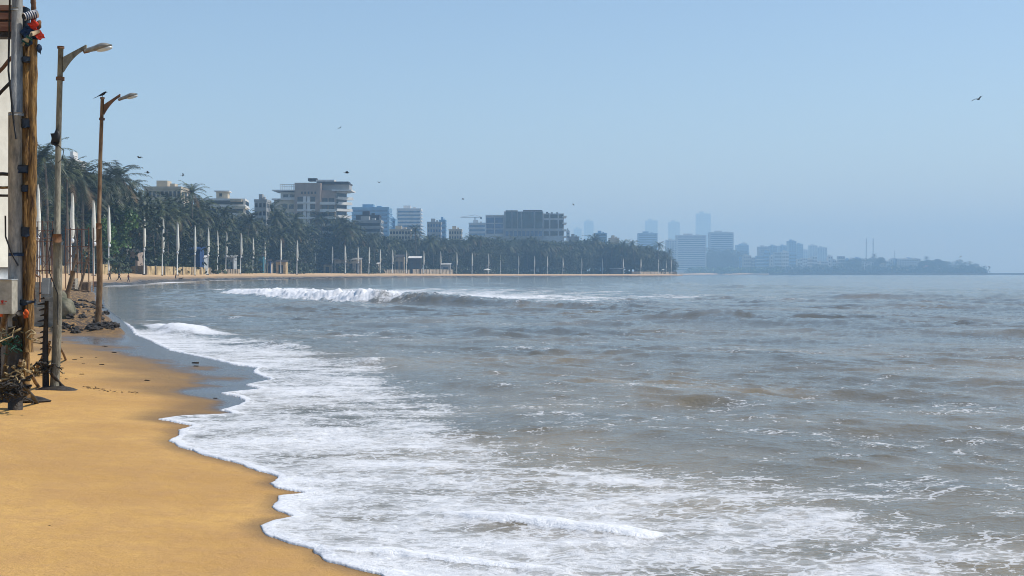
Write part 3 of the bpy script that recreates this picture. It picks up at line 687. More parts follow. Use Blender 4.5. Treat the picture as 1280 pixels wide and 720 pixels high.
# left yellow apartment block
yb = block('apartment_block', 'yellow apartment block with balconies behind the leftmost palms', 50, 84, 226, 345, 14, 6, 4, M['b_yellow'], M['glass'], 'balc', rz=R(-8))
block('apartment_block', 'pale rooftop block glimpsed above palms between first lamp and second lamp', 80, 92, 203, 420, 12, 8, 3, M['b_white'], M['glass'], 'grid')
block('apartment_block', 'cream flat roofed block peeping over palms left of the grey villa', 180, 226, 236.5, 520, 16, 8, 9, M['b_cream'], M['glass'], 'grid')
v = block('villa', 'white and grey stepped villa with rooftop stair tower above the palms', 247, 306, 248, 600, 18, 9, 8, M['b_white'], M['glass'], 'band', 'building', rz=R(6), roofbits=False)
w_ = 59/F*600; H_ = W(276, 248, 600).z-v.location.z
MB().box(-.12*w_, .12*w_, 3, 12, H_, H_+3.2).build('stair_tower', M['b_cream'], v)
MB().box(-.16*w_, .16*w_, 2, 13, H_+3.2, H_+3.6).build('tower_roof', M['b_white'], v)
MB().box(-.055*w_, .0*w_, 2.9, 3.1, H_+1, H_+2.4).build('tower_window', M['glass'], v)
for k, (a, c, zz) in enumerate([(.20, .44, -.4), (.30, .52, -3.6), (.36, .60, -7)]):
    MB().box(a*w_, c*w_, -3.5, 6, H_+zz-1.1, H_+zz).build('terrace', M['b_cream'], v)
block('apartment_block', 'small dark roofed block between grey villa and hotel tower', 318, 333, 252, 640, 12, 9, 3, M['b_grey'], M['glass'], 'grid')

# hotel tower
TY = 800
t = thing('hotel_tower', (0, TY, 0)); gzt = 1.5
def TB(px0, px1, py0, py1, y0, y1):
    a = W(px0, py1, TY); b_ = W(px1, py0, TY); return (a.x, b_.x, y0, y1, a.z, b_.z)
def tb(name, m, *a, mb=None):
    bb = mb or MB(); bb.box(*TB(*a))
    if mb is None: return bb.build(name, m, t)
tb('left_wing', M['b_cream'], 343, 369.4, 249.5, 345, -1, 22)
tb('left_setback', M['b_white'], 350, 369.4, 240, 249.5, 2, 20)
tb('roof_slab', M['b_white'], 341, 371, 237.4, 238.8, -2, 22)
tb('floor_ledge', M['b_white'], 340.5, 369, 248.3, 250, -2.4, 21)
rg = MB()
for k in range(9): rg.box(*TB(350.5+k*2.3, 351.0+k*2.3, 230.5, 237.4, 0, .3))
rg.box(*TB(350.2, 370, 230.2, 230.8, -.1, .4)); rg.box(*TB(350.2, 370, 233.2, 233.7, -.1, .4)); rg.build('roof_railing', M['b_white'], t)
for py in (242.8, 255.5, 266): 
    for px in (353.5, 361.5):
        wd = tb('window', M['glass'], px, px+6, py, py+(3.4 if py < 250 else 5.5), -1.15 if py > 250 else 1.85, 0 if py > 250 else 3)
tb('central_block', M['b_brown'], 369.5, 402, 229, 345, -4, 20)
g1 = MB(); a0 = W(375, 229, TY); 
g1.add([tuple(W(p, q, TY)+Vector((0, y_-0, 0))) for y_ in (-4, 16) for p, q in ((371.5, 229), (375, 225.5), (388, 225.5), (399, 229))], [(0, 3, 2, 1), (4, 5, 6, 7), (0, 1, 5, 4), (1, 2, 6, 5), (2, 3, 7, 6)])
g1.build('gable', M['b_brown'], t)
for k in range(5): tb('attic_window', M['glass'], 377.5+k*4.2, 379.6+k*4.2, 240, 243, -4.15, -3.9)
for py in (246.5, 256, 265.5, 275, 284.5):
    tb('window', M['glass'], 373.2, 380, py, py+6, -4.15, -3.9); tb('window', M['glass'], 389.5, 395, py, py+6, -4.15, -3.9)
    tb('balcony', M['b_white'], 373, 395.4, py+6.2, py+8.6, -5.4, -3.9)
tb('column', M['b_white'], 380.6, 384.2, 246, 300, -4.9, -3.9); tb('column', M['b_white'], 385.4, 388.8, 246, 300, -4.9, -3.9)
tb('right_block', M['b_brown'], 402.1, 420, 238, 345, -2, 20)
s1 = MB(); s1.add([tuple(W(p, q, TY)+Vector((0, y_, 0))) for y_ in (-2, 16) for p, q in ((402.1, 238), (402.1, 233), (420, 241), (420, 243))], [(0, 3, 2, 1), (4, 5, 6, 7), (1, 2, 6, 5), (0, 1, 5, 4), (2, 3, 7, 6)]); s1.build('sloping_roof', M['b_dark'], t)
for k in range(5):
    py = 248.6+k*9
    tb('balcony', M['b_white'], 401, 420, py+4.2, py+7.6, -4.2, -1.9)
    tb('window', M['glass'], 403.5, 410, py-.6, py+4, -2.15, -1.9); tb('window', M['glass'], 411.5, 418.5, py-.6, py+4, -2.15, -1.9)
# stacked balconies wing, turned to the right
wg = thing('balcony_wing', (0, 0, 0)); wg.parent = t
Tw = Matrix.Translation(W(420, 342, TY)-Vector((0, TY, 0))) @ Matrix.Rotation(R(52), 4, 'Z')
wz = lambda py: W(0, py, TY).z-W(0, 342, TY).z
MB().box(0, 9, 0, 16, -3, wz(237), T=Tw).build('wing_wall', M['b_grey'], wg)
fl = [239.5, 248.0, 254.5, 262.5, 271, 279.5, 288, 296.5, 305, 314, 322]
for k, py in enumerate(fl):
    ex = 1.8+.7*((k*7) % 3); x1 = 10.5+(1.6 if k % 2 else 0)
    MB().box(-1.2, x1, -ex, 17, wz(py+1.3), wz(py), T=Tw).build('slab', M['b_white'], wg)
    if k: MB().box(-1.0, x1-.2, -ex+.02, -ex+.25, wz(py), wz(py-2.0), T=Tw).build('parapet', M['b_white'], wg)
    if k < len(fl)-1: MB().box(.7, 8.3, -.12, .1, wz(fl[k+1]-.8), wz(py+2.2), T=Tw).build('window', M['glass'], wg)
tb('penthouse', M['b_grey'], 384, 436, 230, 238, 2, 16); tb('penthouse_roof', M['b_dark'], 400, 436.5, 228.4, 230.2, 0, 17)
tb('water_tank', M['b_dark'], 383, 394, 221.8, 225.4, 6, 12); tb('roof_terrace', M['b_white'], 394, 417, 224.2, 226.5, 3, 12); tb('roof_terrace_wall', M['b_dark'], 395, 435, 226.6, 228.3, 2, 13)
tb('roof_parapet', M['b_white'], 416, 440.5, 237.6, 239.2, -5, 16)
tag(t, 'brown and white stepped hotel tower with stacked balconies rising above the palms', 'hotel')

block('low_block', 'low dark roofed block just right of the hotel tower', 441, 476, 277, 900, 18, 9, 6, M['b_grey'], M['glass'], 'band')
dk = block('gabled_house', 'dark gabled house in front of the blue office block', 445, 474, 271, 930, 14, 10, 6, M['b_dark'], M['glass'], 'grid')
block('office_block', 'blue glass office block right of the hotel tower', 440, 486, 261, 1450, 40, 16, 8, M['b_blue'], M['bluglass'], 'band')
block('annex_block', 'small blue annex touching the blue office block', 483, 494, 275, 1500, 30, 12, 3, M['b_blue'], M['bluglass'], 'grid')
block('white_tower', 'pale banded apartment tower standing left of the low rooftops', 496, 526, 262.5, 1700, 28, 18, 9, M['b_white'], M['bluglass'], 'band')
block('rooftop_house', 'cream rooftop house above the trees right of the dark house', 487, 513, 288, 1000, 15, 9, 7, M['b_cream'], M['glass'], 'grid')
block('apartment_block', 'small grey block with rooftop room right of the white tower', 534, 551, 279, 1200, 18, 10, 5, M['b_grey'], M['bluglass'], 'grid')
block('apartment_block', 'pale blue block behind the small grey block', 549, 557, 276.5, 1500, 20, 12, 3, M['b_blue'], M['bluglass'], 'band')
block('apartment_block', 'cream low block right of the small grey block', 561, 577, 288, 1150, 18, 9, 5, M['b_cream'], M['glass'], 'grid')
block('apartment_block', 'pale blue banded block beneath the tower crane', 586, 607, 280, 1700, 24, 12, 6, M['b_pale'], M['bluglass'], 'band')
# tower crane
c0 = W(594, 343, 1750); cr = thing('tower_crane', (c0.x, 1750, 1)); hz_ = W(594, 271.5, 1750).z-1
b = MB(); 
for sx in (-1, 1):
    for sy in (-1, 1): b.tube([(sx, sy, 0), (sx, sy, hz_)], .22, 4)
for k in range(14):
    z = hz_*k/14; b.tube([(-1, -1, z), (1, -1, z+hz_/14)], .16, 4); b.tube([(1, 1, z), (-1, 1, z+hz_/14)], .16, 4)
b.build('mast', M['greypaint'], cr)
b = MB(); b.tube([(-19, 0, hz_), (8.5, 0, hz_)], .4, 4); b.tube([(-19, 0, hz_+.2), (0, 0, hz_+3)], .2, 4); b.tube([(8, 0, hz_+.2), (0, 0, hz_+3)], .2, 4); b.build('jib', M['greypaint'], cr)
MB().box(6.5, 8.5, -1, 1, hz_-2.4, hz_-.4).build('counterweight', M['b_dark'], cr)
tag(cr, 'thin tower crane with its jib level above the treetops', 'crane')
# dark glass complex
CY = 1300
cx = thing('glass_complex', (0, CY, 0))
def cbx(name, m, px0, px1, py0, py1, y0, y1, par=None):
    a = W(px0, py1, CY); b_ = W(px1, py0, CY); return MB().box(a.x, b_.x, y0, y1, a.z, b_.z).build(name, m, par or cx)
cbx('left_block', M['b_pale'], 607, 629.9, 270, 343, 0, 30)
for px0, px1 in ((608, 617.5), (619, 628.6)):
    for py0, py1 in ((272, 278.5), (279.8, 285.5), (286.8, 292)): cbx('window', M['bluglass'], px0, px1, py0, py1, -.2, .1)
cbx('left_block_parapet', M['b_white'], 607, 630, 268.6, 269.9, -.5, 30)
cbx('main_block', M['b_grey'], 630, 679, 264.5, 343, -3, 34)
for px0, px1 in ((632.2, 639.4), (640.6, 646.2), (647.6, 651), (653, 667), (669, 677.6)): cbx('glass_bay', M['teal_glass'], px0, px1, 265.2, 285.6, -3.3, -2.9)
for k in range(9): cbx('lower_window', M['bluglass'], 632+k*5.2, 635.6+k*5.2, 289, 295, -3.3, -2.9)
cbx('roof_plant', M['b_dark'], 632, 647, 262.8, 264.4, 2, 12); cbx('roof_plant', M['b_dark'], 654, 678, 262.4, 264.4, 2, 14)
cbx('right_block', M['b_pale'], 679.1, 705, 266.8, 343, 0, 30)
for px0, px1 in ((680.2, 686), (688, 697), (699, 704)):
    for py0, py1 in ((268, 272.6), (275, 285.6), (289, 294.5)): cbx('window', M['glass'], px0, px1, py0, py1, -.2, .1)
for k in range(7): cbx('balcony', M['b_white'], 703, 708.2, 270+k*8.3, 271.8+k*8.3, -2, 24)
for k, (p, q) in enumerate([(684, 264.6), (690, 265), (697, 264.8), (686, 265.2)]): cbx('roof_tank', M['b_dark'], p-1.2, p+1.2, q, 266.7, 3+k*4, 6+k*4)
tag(cx, 'wide dark glass hotel complex with brown piers above the far trees', 'hotel')

far_blocks = [
 (709, 712, 290, 1500, 'narrow pale strip block just right of the glass complex', 'grid', 'b_pale'),
 (712, 724, 297, 1350, 'grey low block behind palms right of the glass complex', 'grid', 'b_grey'),
 (744.5, 758.5, 292.5, 1900, 'small blue banded block above the far palms', 'band', 'b_blue'),
 (762.5, 774, 298.5, 1500, 'low cream flat block right of the small blue block', 'grid', 'b_cream'),
 (798, 822, 292.5, 2000, 'blue balconied block above the last palms', 'band', 'b_blue'),
 (833.5, 846, 301, 2100, 'low side wing left of the large seaside hotel', 'grid', 'b_pale'),
 (846, 883, 295, 2150, 'large banded seaside hotel left of its twin', 'band', 'b_pale'),
 (887, 917, 291.5, 2250, 'large banded seaside hotel right of its twin', 'band', 'b_pale'),
 (921, 936, 307, 2500, 'mid rise block right of the twin hotels', 'grid', 'b_blue'),
 (928, 934, 304.5, 3200, 'slim pale block rising behind the mid rise block', 'grid', 'b_pale'),
 (949, 962, 309, 2300, 'wide pale block with stepped roof before the brown high rise', 'band', 'b_pale'),
 (962.5, 972, 308, 2400, 'plain blue block left of the slim high rise pair', 'grid', 'b_blue'),
 (975, 985, 308, 2500, 'square blue block beside the tallest headland high rise', 'grid', 'b_blue'),
 (986, 995.5, 302, 2450, 'tallest slim high rise on the headland', 'grid', 'b_blue'),
 (996, 1004, 306, 2600, 'second slim high rise on the headland', 'grid', 'b_blue'),
 (1004, 1012, 313, 3200, 'pale hazy block right of the slim high rises', 'grid', 'b_pale'),
 (1012, 1022, 307.5, 5200, 'faint wide tower in haze over the headland', 'grid', 'b_pale'),
 (1022, 1034, 310, 5000, 'faint low tower in haze over the headland', 'grid', 'b_pale'),
 (730, 742, 278, 9500, 'faint hazy tower left above the far palms', 'grid', 'b_pale'),
 (717, 727, 287, 9500, 'faintest low hazy block near the glass complex', 'grid', 'b_pale'),
 (806.5, 822, 277, 9500, 'faint hazy tower behind the balconied blue block', 'grid', 'b_pale'),
 (835.5, 850, 279, 9500, 'faint hazy tower behind the low side wing', 'grid', 'b_pale'),
 (870, 888.5, 268.5, 9800, 'tallest faint hazy tower behind the twin hotels', 'grid', 'b_pale')]
for a, b_, t_, Y, lab, sty, mm in far_blocks:
    fl_ = max(4, int((345-t_)/F*Y/3.6)); fl_ = min(fl_, 24)
    block('high_rise' if Y > 2200 else 'apartment_block', lab, a, b_, t_, Y, 24, fl_, max(3, int((b_-a)/3)), M[mm], M['bluglass'], sty)
# headland settlement
rh = random.Random(21); px = 925; k = 0
hcols = ['b_white', 'b_cream', 'b_pale', 'b_blue', 'b_grey', 'b_pink', 'b_yellow']
sides = {0: 'white', 1: 'cream', 2: 'pale grey', 3: 'blue', 4: 'grey', 5: 'pink', 6: 'yellow'}
hl = 0
while px < 1150:
    wv = rh.uniform(4, 10); ci = rh.choice([0, 0, 1, 2, 2, 3, 3, 4, 0]); top = float(np.interp(px, [925, 980, 1010, 1050, 1100, 1150, 1200], [318, 316, 321, 322, 324, 325, 332]))+rh.uniform(-2, 6)
    Y = rh.uniform(2110, 2190); hl += 1
    block('shore_house', '%s low block, %s from the left in the headland shoreline town' % (sides[ci], ordn(hl-1)), px, px+wv, top, Y, 14, max(3, int((343-top)/4)), max(2, int(wv/2)), M[hcols[ci]], M['glass'], rh.choice(['grid', 'balc', 'grid']), 'house', roofbits=rh.random() < .5)
    px += wv*rh.uniform(.65, 1.1)
block('apartment_block', 'wide white banded apartment house on the right half of the headland', 1124, 1146, 324.5, 2080, 14, 6, 7, M['b_white'], M['glass'], 'balc')
block('shore_house', 'reddish pink little house by the sea wall on the headland', 1156, 1163, 333, 2060, 10, 3, 2, M['b_pink'], M['glass'], 'grid', 'house')
block('shore_house', 'small white house right next to the pink house', 1163.5, 1168, 336, 2060, 10, 2, 2, M['b_white'], M['glass'], 'grid', 'house')
block('shore_house', 'cream house framed by dark trees on the headland', 1101, 1108, 330, 2070, 10, 4, 2, M['b_cream'], M['glass'], 'grid', 'house')
# headland trees
def htree(px, Y, top, lab):
    Y *= 1.75
    o = copytree(random.choice(broads)[0], G(px, Y), random.uniform(0, 6.28)); H0 = 12.
    sc = max(.3, (W(px, top, Y).z-gz((px-640)/F*Y, Y))/H0); o.scale = (sc*1.3, sc*1.3, sc); o['group'] = 'trees on the headland'; o['category'] = 'tree'; o['label'] = lab
px = 852; HT = []
while px < 1228:
    top = float(np.interp(px, [845, 870, 920, 960, 1000, 1060, 1090, 1120, 1150, 1180, 1205, 1222, 1232], [322, 326, 322, 326, 332, 326, 322, 324, 328, 324, 326, 330, 338]))
    HT.append((px, 2200 if px < 960 else 2090, top+random.uniform(-2, 5))); px += random.uniform(3, 6)
for px in range(860, 925, 5): HT.append((px, 2180, 313+random.uniform(-2, 6)))
HT.sort()
for k, (px, Y, top) in enumerate(HT):
    htree(px, Y+(random.uniform(-10, 30) if random.random() < .5 else random.uniform(110, 190)), top, '%sbroadleaf tree, number %s along the headland counted from the left' % ('', 'xx') if False else 'hazy blue green tree on the headland, %s' % (
        'below the twin seaside hotels' if px < 920 else 'among the low blocks right of the twin hotels' if px < 985 else 'along the shoreline town near the slim high rises' if px < 1060 else 'near the tall masts' if px < 1110 else 'around the white banded apartment house' if px < 1155 else 'right of the pink house' if px < 1200 else 'at the right tip'))
for k, px in enumerate([1092, 1144, 1158, 1183, 1212, 1206]):
    o = copytree(palms[k % 5][0], G(px, 3666), k); o.scale = (2.2, 2.2, float((W(px, [320, 322, 325, 324, 328, 330][k], 3666).z-2)/18)); tag(o, 'lone palm crown poking above the headland trees, %s from the left' % ORD[[0, 1, 2, 3, 5, 4][k]], 'tree', 'palms on the headland')
scrub('headland_scrub', [((p-640)/F*3560, 3560) for p in range(862, 975, 8)], 15, 6000, M['leaf_bright'], 'green scrub bank behind the small far beach', 2.8)
scrub('headland_scrub', [((p-640)/F*3570, 3570) for p in range(975, 1238, 8)], 18, 14000, M['leaf'], 'dark shrub bank above the sea wall of the headland', 3.0)
# sea wall at the headland and tip rocks
b = MB(); pts_ = [(p, Y*1.75) for p, Y in [(962, 1985), (1020, 1965), (1100, 1940), (1180, 1960), (1240, 1978), (1262, 2000), (1300, 2010)]]
q = [(Vector(((p-640)/F*Y, Y, 0))) for p, Y in pts_]
for a, c in zip(q[:-1], q[1:]):
    for (h0) in (2.6,):
        hh0 = 4.2
        b.add([(a.x, a.y-3, -1), (c.x, c.y-3, -1), (c.x, c.y, hh0), (a.x, a.y, hh0), (a.x, a.y+6, hh0), (c.x, c.y+6, hh0), (a.x, a.y+8, -1), (c.x, c.y+8, -1)], [(0, 1, 2, 3), (3, 2, 5, 4), (4, 5, 7, 6)])
tag(b.build('sea_wall', M['armour']), 'dark stone sea wall running along the foot of the headland', 'sea wall')
# masts
for px, top, lab in [(1083, 298, 'left of two tall thin hazy masts over the headland'), (1091.5, 298, 'right of two tall thin hazy masts over the headland')]:
    Y = 5000; x = (px-640)/F*Y; r = thing('radio_mast', (x, Y, 2)); H = W(px, top, Y).z-2
    MB().tube([(0, 0, 0), (0, 0, H*.5), (0, 0, H)], [3.2, 2.6, 1.8], 6).build('shaft', M['b_white'], r)
    MB().box(-2.6, 2.6, -2, 2, H*.86, H*.88).build('platform', M['b_pink'], r); tag(r, lab, 'mast')
Y = 3760; x = (1118.5-640)/F*Y; r = thing('radio_mast', (x, Y, 2)); H = W(1118.5, 312.5, Y).z-2
MB().tube([(0, 0, 0), (0, 0, H)], [1.1, .7], 6).build('shaft', M['greypaint'], r); MB().box(-.9, .9, -.5, .5, H*.8, H*.84).build('platform', M['greypaint'], r); tag(r, 'short dark mast among the headland trees', 'mast')

# ------------------------------------------------------------------ street lamps
def lamp(px, Y, pytop, headpx, base_off, m, label, armrise):
    g = G(px, Y); H = W(px, pytop, Y).z-g.z; r = thing('street_lamp', g); k = H/6.0; mp = Y/F
    MB().tube([(.03*k*math.sin(z*1.3), 0, z) for z in np.linspace(-.5, H*.45, 7)], [q_*k*.82 for q_ in (.098, .096, .094, .093, .092, .09, .088)], 16).build('pole', m, r)
    b = MB(); z0 = H*.45; x0 = .03*k*math.sin(z0*1.3)
    b.tube([(x0, 0, z0), (x0*.5-.01, 0, H*.75), (0, 0, H)], [.054*k, .050*k, .046*k], 16); b.build('upper_pole', m, r)
    b = MB(); b.tube([(x0, 0, z0-.12*k), (x0, 0, z0+.03*k)], .076*k, 16); b.tube([(0, 0, H*.905), (0, 0, H*.915)], .075*k, 12); b.tube([(0, 0, H-.01), (0, 0, H+.03*k)], .062*k, 12); b.build('collar', M['rust'], r)
    L = headpx*mp
    # arm: curved plate bracket
    b = MB(); n = 9; vs = []; ry = .03*k
    for i in range(n+1):
        t = i/n; x = .05*k+t*L*.46; zt = H-.16*k+armrise*t*.52*k+.07*k*t; zb = H-.16*k-.26*k*(1-t)**2.2+armrise*t*.52*k-.005
        for y in (-ry, ry): vs += [(x, y, zb), (x, y, zt)]
    fs = []
    for i in range(n):
        a = i*4; fs += [(a, a+4, a+5, a+1), (a+2, a+3, a+7, a+6), (a+1, a+5, a+7, a+3), (a, a+2, a+6, a+4)]
    fs += [(0, 1, 3, 2), (n*4, n*4+2, n*4+3, n*4+1)]
    b.add(vs, fs); b.build('arm', M['rust'] if m is M['rust_pole'] else M['lamp_pole'], r)
    # head
    hd = MB(); xs = np.linspace(0, 1, 11); prof = [.05, .075, .085, .09, .10, .125, .14, .145, .13, .09, .02]; hh = [.045, .06, .065, .07, .075, .085, .095, .095, .08, .05, .015]
    vs = []; nn = 12
    ang = math.atan2(armrise*.30*k+.02*k, L*.5)*1.0
    for i, t in enumerate(xs):
        x = t*L*.56
        for j in range(nn):
            a = 2*math.pi*j/nn; vs.append((x, math.cos(a)*prof[i]*k, math.sin(a)*hh[i]*k*(1.15 if math.sin(a) > 0 else .6)))
    fs = [(i*nn+j, i*nn+(j+1) % nn, (i+1)*nn+(j+1) % nn, (i+1)*nn+j) for i in range(10) for j in range(nn)]+[tuple(range(nn)), tuple(reversed(range(10*nn, 11*nn)))]
    hd.add(vs, fs, True); h_ = hd.build('lamp_head', M['lamp_head'], r)
    h_.scale = (1, .85, .72); h_.location = (.05*k+L*.43, 0, H-.13*k+armrise*.26*k); h_.rotation_euler = (0, -ang, 0)
    ln = MB(); ln.blob((L*.40, 0, -.045*k), .1*k, 2, .02, 2, (1.5, .95, .6)); ln.build('lens', M['lens'], h_)
    cl = MB(); cl.tube([(-.02, 0, 0), (.08*k, 0, 0)], .05*k, 8); cl.build('clamp', M['rust'], h_)
    tag(r, label, 'street lamp', 'street lamps on the beach'); return r, g, H, k
L1, g1, H1, k1 = lamp(68, 22.0, 60, 62, 0, M['lamp_pole'], 'nearer weathered street lamp with grey junction box low on its pole', .30)
L2, g2, H2, k2 = lamp(122, 41.0, 123, 43, 0, M['rust_pole'], 'farther brown street lamp with a crow perched on top', .42)
# slight lean to the right of the upper end (photo: base left of top)
for L_, dx, H_ in ((L1, (75-67)/F*22, H1), (L2, (127-121)/F*41, H2)): L_.rotation_euler = (0, math.atan2(dx, H_), 0)
# junction boxes, cable, loudspeaker clamp on lamp 1
mp = 22/F
bx = MB(); z = W(0, 367.5, 22).z-g1.z; z2 = W(0, 347.5, 22).z-g1.z; bx.box(-.20, -.085, -.11, -.02, z, z2); bx.build('junction_box', M['greypaint'], L1)
bx = MB(); z = H1*.735
bx.blob((-.03, -.06, z), .075, 4, .3, 2, (1, 1, 1.5)); bx.tube([(-.05, -.06, z+.05), (-.09, -.06, z-.08), (.0, -.08, z-.12)], .03, 6); bx.build('broken_bracket', M['black'], L1)
cb = MB(); cb.tube([(.0, -.09, z-.1), (.11, -.09, z-.2), (.09, -.10, z-.34), (.02, -.1, z-.4)], .007, 5); cb.build('cable', M['black'], L1); cb = MB()
zz = [H1*.47, H1*.40, H1*.34, H1*.28]; cb.tube([(-.03, -.1, zz[0]), (-.09, -.12, zz[1]), (-.07, -.12, zz[2]), (.06, -.1, zz[3]), (.07, -.09, zz[3]-.5)], .009, 5)
cb.build('cable', M['black'], L1)
# decayed timber strip tied along lamp 1
b = MB()
zt = W(0, 376, 22).z-g1.z
b.tube([(-.13, -.02, -.05), (-.145, -.02, zt*.5), (-.12, -.02, zt)], [.055, .045, .03], 8, jit=.15)
for k in range(14): b.tube([(-.15, -.03, .4+k*.09), (-.215-.02*(k % 3), -.05, .38+k*.09)], [.02, .008], 4)
o = b.build('timber_strip', M['darkwood']); o.location = g1; tag(o, 'dark rotten timber strip tied upright against the nearer lamp pole', 'timber')
def stick(name, p0, p1, r0, m, label, cat='wooden prop', r1=None, grp=None):
    b = MB(); p0 = Vector(p0); p1 = Vector(p1); n = 6
    pts = [p0.lerp(p1, i/n)+Vector((random.uniform(-1, 1), random.uniform(-1, 1), random.uniform(-1, 1)))*r0*.25 for i in range(n+1)]
    b.tube(pts, [r0+(((r1 or r0*.8)-r0)*i/n) for i in range(n+1)], 9, jit=.1)
    o = b.build(name, m); tag(o, label, cat, grp); return o
def WG(px, py, Y, dz=0):               # point at a pixel and distance
    return W(px, py, Y)
def foot(px, py):                       # ground point seen at a photo pixel
    Y = E*F/(py-YH)
    for _ in range(14): Y = (E-gz((px-640)/F*Y, Y))*F/(py-YH)
    return Vector(((px-640)/F*Y, Y, gz((px-640)/F*Y, Y)))
stick('wooden_prop', foot(42, 466)-Vector((0, 0, .05)), WG(62, 428, 22.05), .03, M['bamboo'], 'pale bamboo prop leaning left of the nearer lamp')
stick('wooden_prop', foot(50, 464)-Vector((0, 0, .05)), WG(63, 434, 21.9), .028, M['wood'], 'brown prop close beside the pale bamboo prop at the nearer lamp')
stick('wooden_prop', foot(83, 449)-Vector((0, 0, .03)), WG(71, 425, 22.2), .024, M['wood'], 'thin brown prop leaning on the right of the nearer lamp')
stick('wooden_prop', foot(82, 486)-Vector((0, 0, .03)), WG(63, 465, 21.8), .035, M['darkwood'], 'short dark stake splayed right at the foot of the nearer lamp')
def tangle(name, c, rad, n, m, label, cat, sq=.5, th=.012, seed=1):
    r = random.Random(seed); b = MB()
    for k in range(n):
        p = Vector(c)+Vector((r.uniform(-1, 1)*rad, r.uniform(-1, 1)*rad*.7, r.uniform(0, 1)*rad*sq)); pts = [p.copy()]
        for q in range(5): p = p+Vector((r.uniform(-1, 1), r.uniform(-1, 1), r.uniform(-.7, .5)))*rad*.42; pts.append(p.copy())
        b.tube(pts, th*r.uniform(.6, 1.4), 5)
    o = b.build(name, m); tag(o, label, cat); return o
f0 = foot(45, 470)
tangle('rope_heap', WG(47, 462, f0.y), .22, 22, M['rope'], 'tangled pale rope heap hanging left of the nearer lamp base', 'rope', .5, .016, 2)
tangle('net_scrap', W(57, 462, 21.9), .14, 18, M['darkwood'], 'dark shredded net scrap wrapped around the nearer lamp base', 'net', .9, .014, 3)
b = MB(); b.blob((g1.x, g1.y, g1.z-.02), .30, 5, .15, 3, (1.2, .9, .25)); tag(b.build('concrete_footing', M['darkwood']), 'dark rough footing around the base of the nearer lamp', 'footing')

# crow
def crow(name, loc, rz, sc, label, perched=True):
    r = thing(name, loc, rz); r.scale = (sc,)*3; b = MB()
    if perched:
        b.tube([(-.24, 0, .04), (-.12, 0, .09), (0, 0, .14), (.08, 0, .19), (.13, 0, .235), (.17, 0, .25), (.20, 0, .245)], [.012, .035, .062, .06, .042, .036, .018], 10)
        b.build('body', M['bird'], r)
        MB().tube([(.19, 0, .247), (.235, 0, .243), (.265, 0, .235)], [.013, .009, .002], 6).build('beak', M['black'], r)
        b = MB(); b.add([(-.22, -.025, .045), (-.22, .025, .045), (-.42, .035, -.045), (-.42, -.035, -.045), (-.22, -.02, .03), (-.22, .02, .03), (-.42, .03, -.055), (-.42, -.03, -.055)], [(0, 1, 2, 3), (7, 6, 5, 4), (0, 4, 5, 1), (1, 5, 6, 2), (2, 6, 7, 3), (3, 7, 4, 0)]); b.build('tail', M['bird'], r)
        for s_ in (-1, 1): MB().tube([(.0, s_*.025, .1), (.01, s_*.025, .0)], .006, 5).build('leg', M['black'], r)
    else:
        b.tube([(-.26, 0, 0), (-.12, 0, .0), (0, 0, .0), (.13, 0, .01), (.2, 0, .01)], [.02, .05, .065, .04, .008], 8); b.build('body', M['bird'], r)
        for s_ in (-1, 1):
            w = MB(); w.add([(.08, s_*.04, .02), (-.08, s_*.04, .02), (-.12, s_*.3, .12), (.05, s_*.32, .14), (-.16, s_*.6, .05), (-.03, s_*.62, .07),
                             (.08, s_*.04, .0), (-.08, s_*.04, .0), (-.12, s_*.3, .11), (.05, s_*.32, .125)], [(0, 1, 2, 3), (3, 2, 4, 5), (6, 9, 8, 7), (0, 3, 9, 6), (1, 7, 8, 2)]); w.build('wing', M['bird'], r)
        t_ = MB(); t_.add([(-.22, -.03, 0), (-.22, .03, 0), (-.4, .07, 0), (-.4, -.07, 0), (-.3, 0, .02)], [(0, 1, 4), (1, 2, 4), (2, 3, 4), (3, 0, 4), (3, 2, 1, 0)]); t_.build('tail', M['bird'], r)
    tag(r, label, 'bird'); return r
top2 = Vector((g2.x+math.sin(L2.rotation_euler.y)*H2, g2.y, g2.z+H2*math.cos(L2.rotation_euler.y)+.03*k2))
crow('crow', top2, 0, .55*k2, 'black crow perched on top of the farther street lamp')
for px, py, Y, rz, lab in [(174, 197, 120, 2.9, 'small bird gliding above the leftmost palms'), (185, 216, 120, .4, 'bird flying just over the palms left of the villa'), (229, 219, 170, .2, 'bird above the cream flat roofed block'),
                           (434, 216, 150, .1, 'dark bird flying right above the hotel tower'), (474, 228, 190, 1, 'faint small bird right of the hotel tower'), (579, 249, 190, .3, 'small bird above the tower crane'),
                           (1223, 124, 90, .6, 'lone bird high in the sky at far right'), (425, 160, 230, .8, 'tiny bird high above the hotel tower'), (717, 256, 250, .3, 'tiny bird right of the glass complex'), (1201, 321, 300, .3, 'tiny bird low over the headland tip')]:
    sc = .8 if px != 434 else 1.2
    o = crow('flying_bird', W(px, py, Y), rz, sc, lab, False); o.rotation_euler = (R(random.uniform(-25, 25)), 0, rz)

# ------------------------------------------------------------------ left watch-tower frame
TYd = 19.0
def P(px, py, Y=TYd): return W(px, py, Y)
# white round column on a grey base
r = thing('white_column', (P(-22, 350, 21).x, 21, 0)); rad = (13+22)/F*21
MB().tube([(0, 0, P(0, 334, 21).z), (0, 0, 9)], rad, 40).build('shaft', M['white'], r)
MB().tube([(0, 0, P(0, 350, 21).z), (0, 0, P(0, 333, 21).z)], rad*1.0-.02, 40).build('band', M['greypaint'], r)
MB().box(-rad*.9, rad*.85, -rad*.5, rad*.9, gz((P(-22, 350, 21)).x, 21)-.3, P(0, 350, 21).z).build('plinth', M['darkwood'], r)
tag(r, 'thick white round column on a grey base cut by the left edge', 'column')
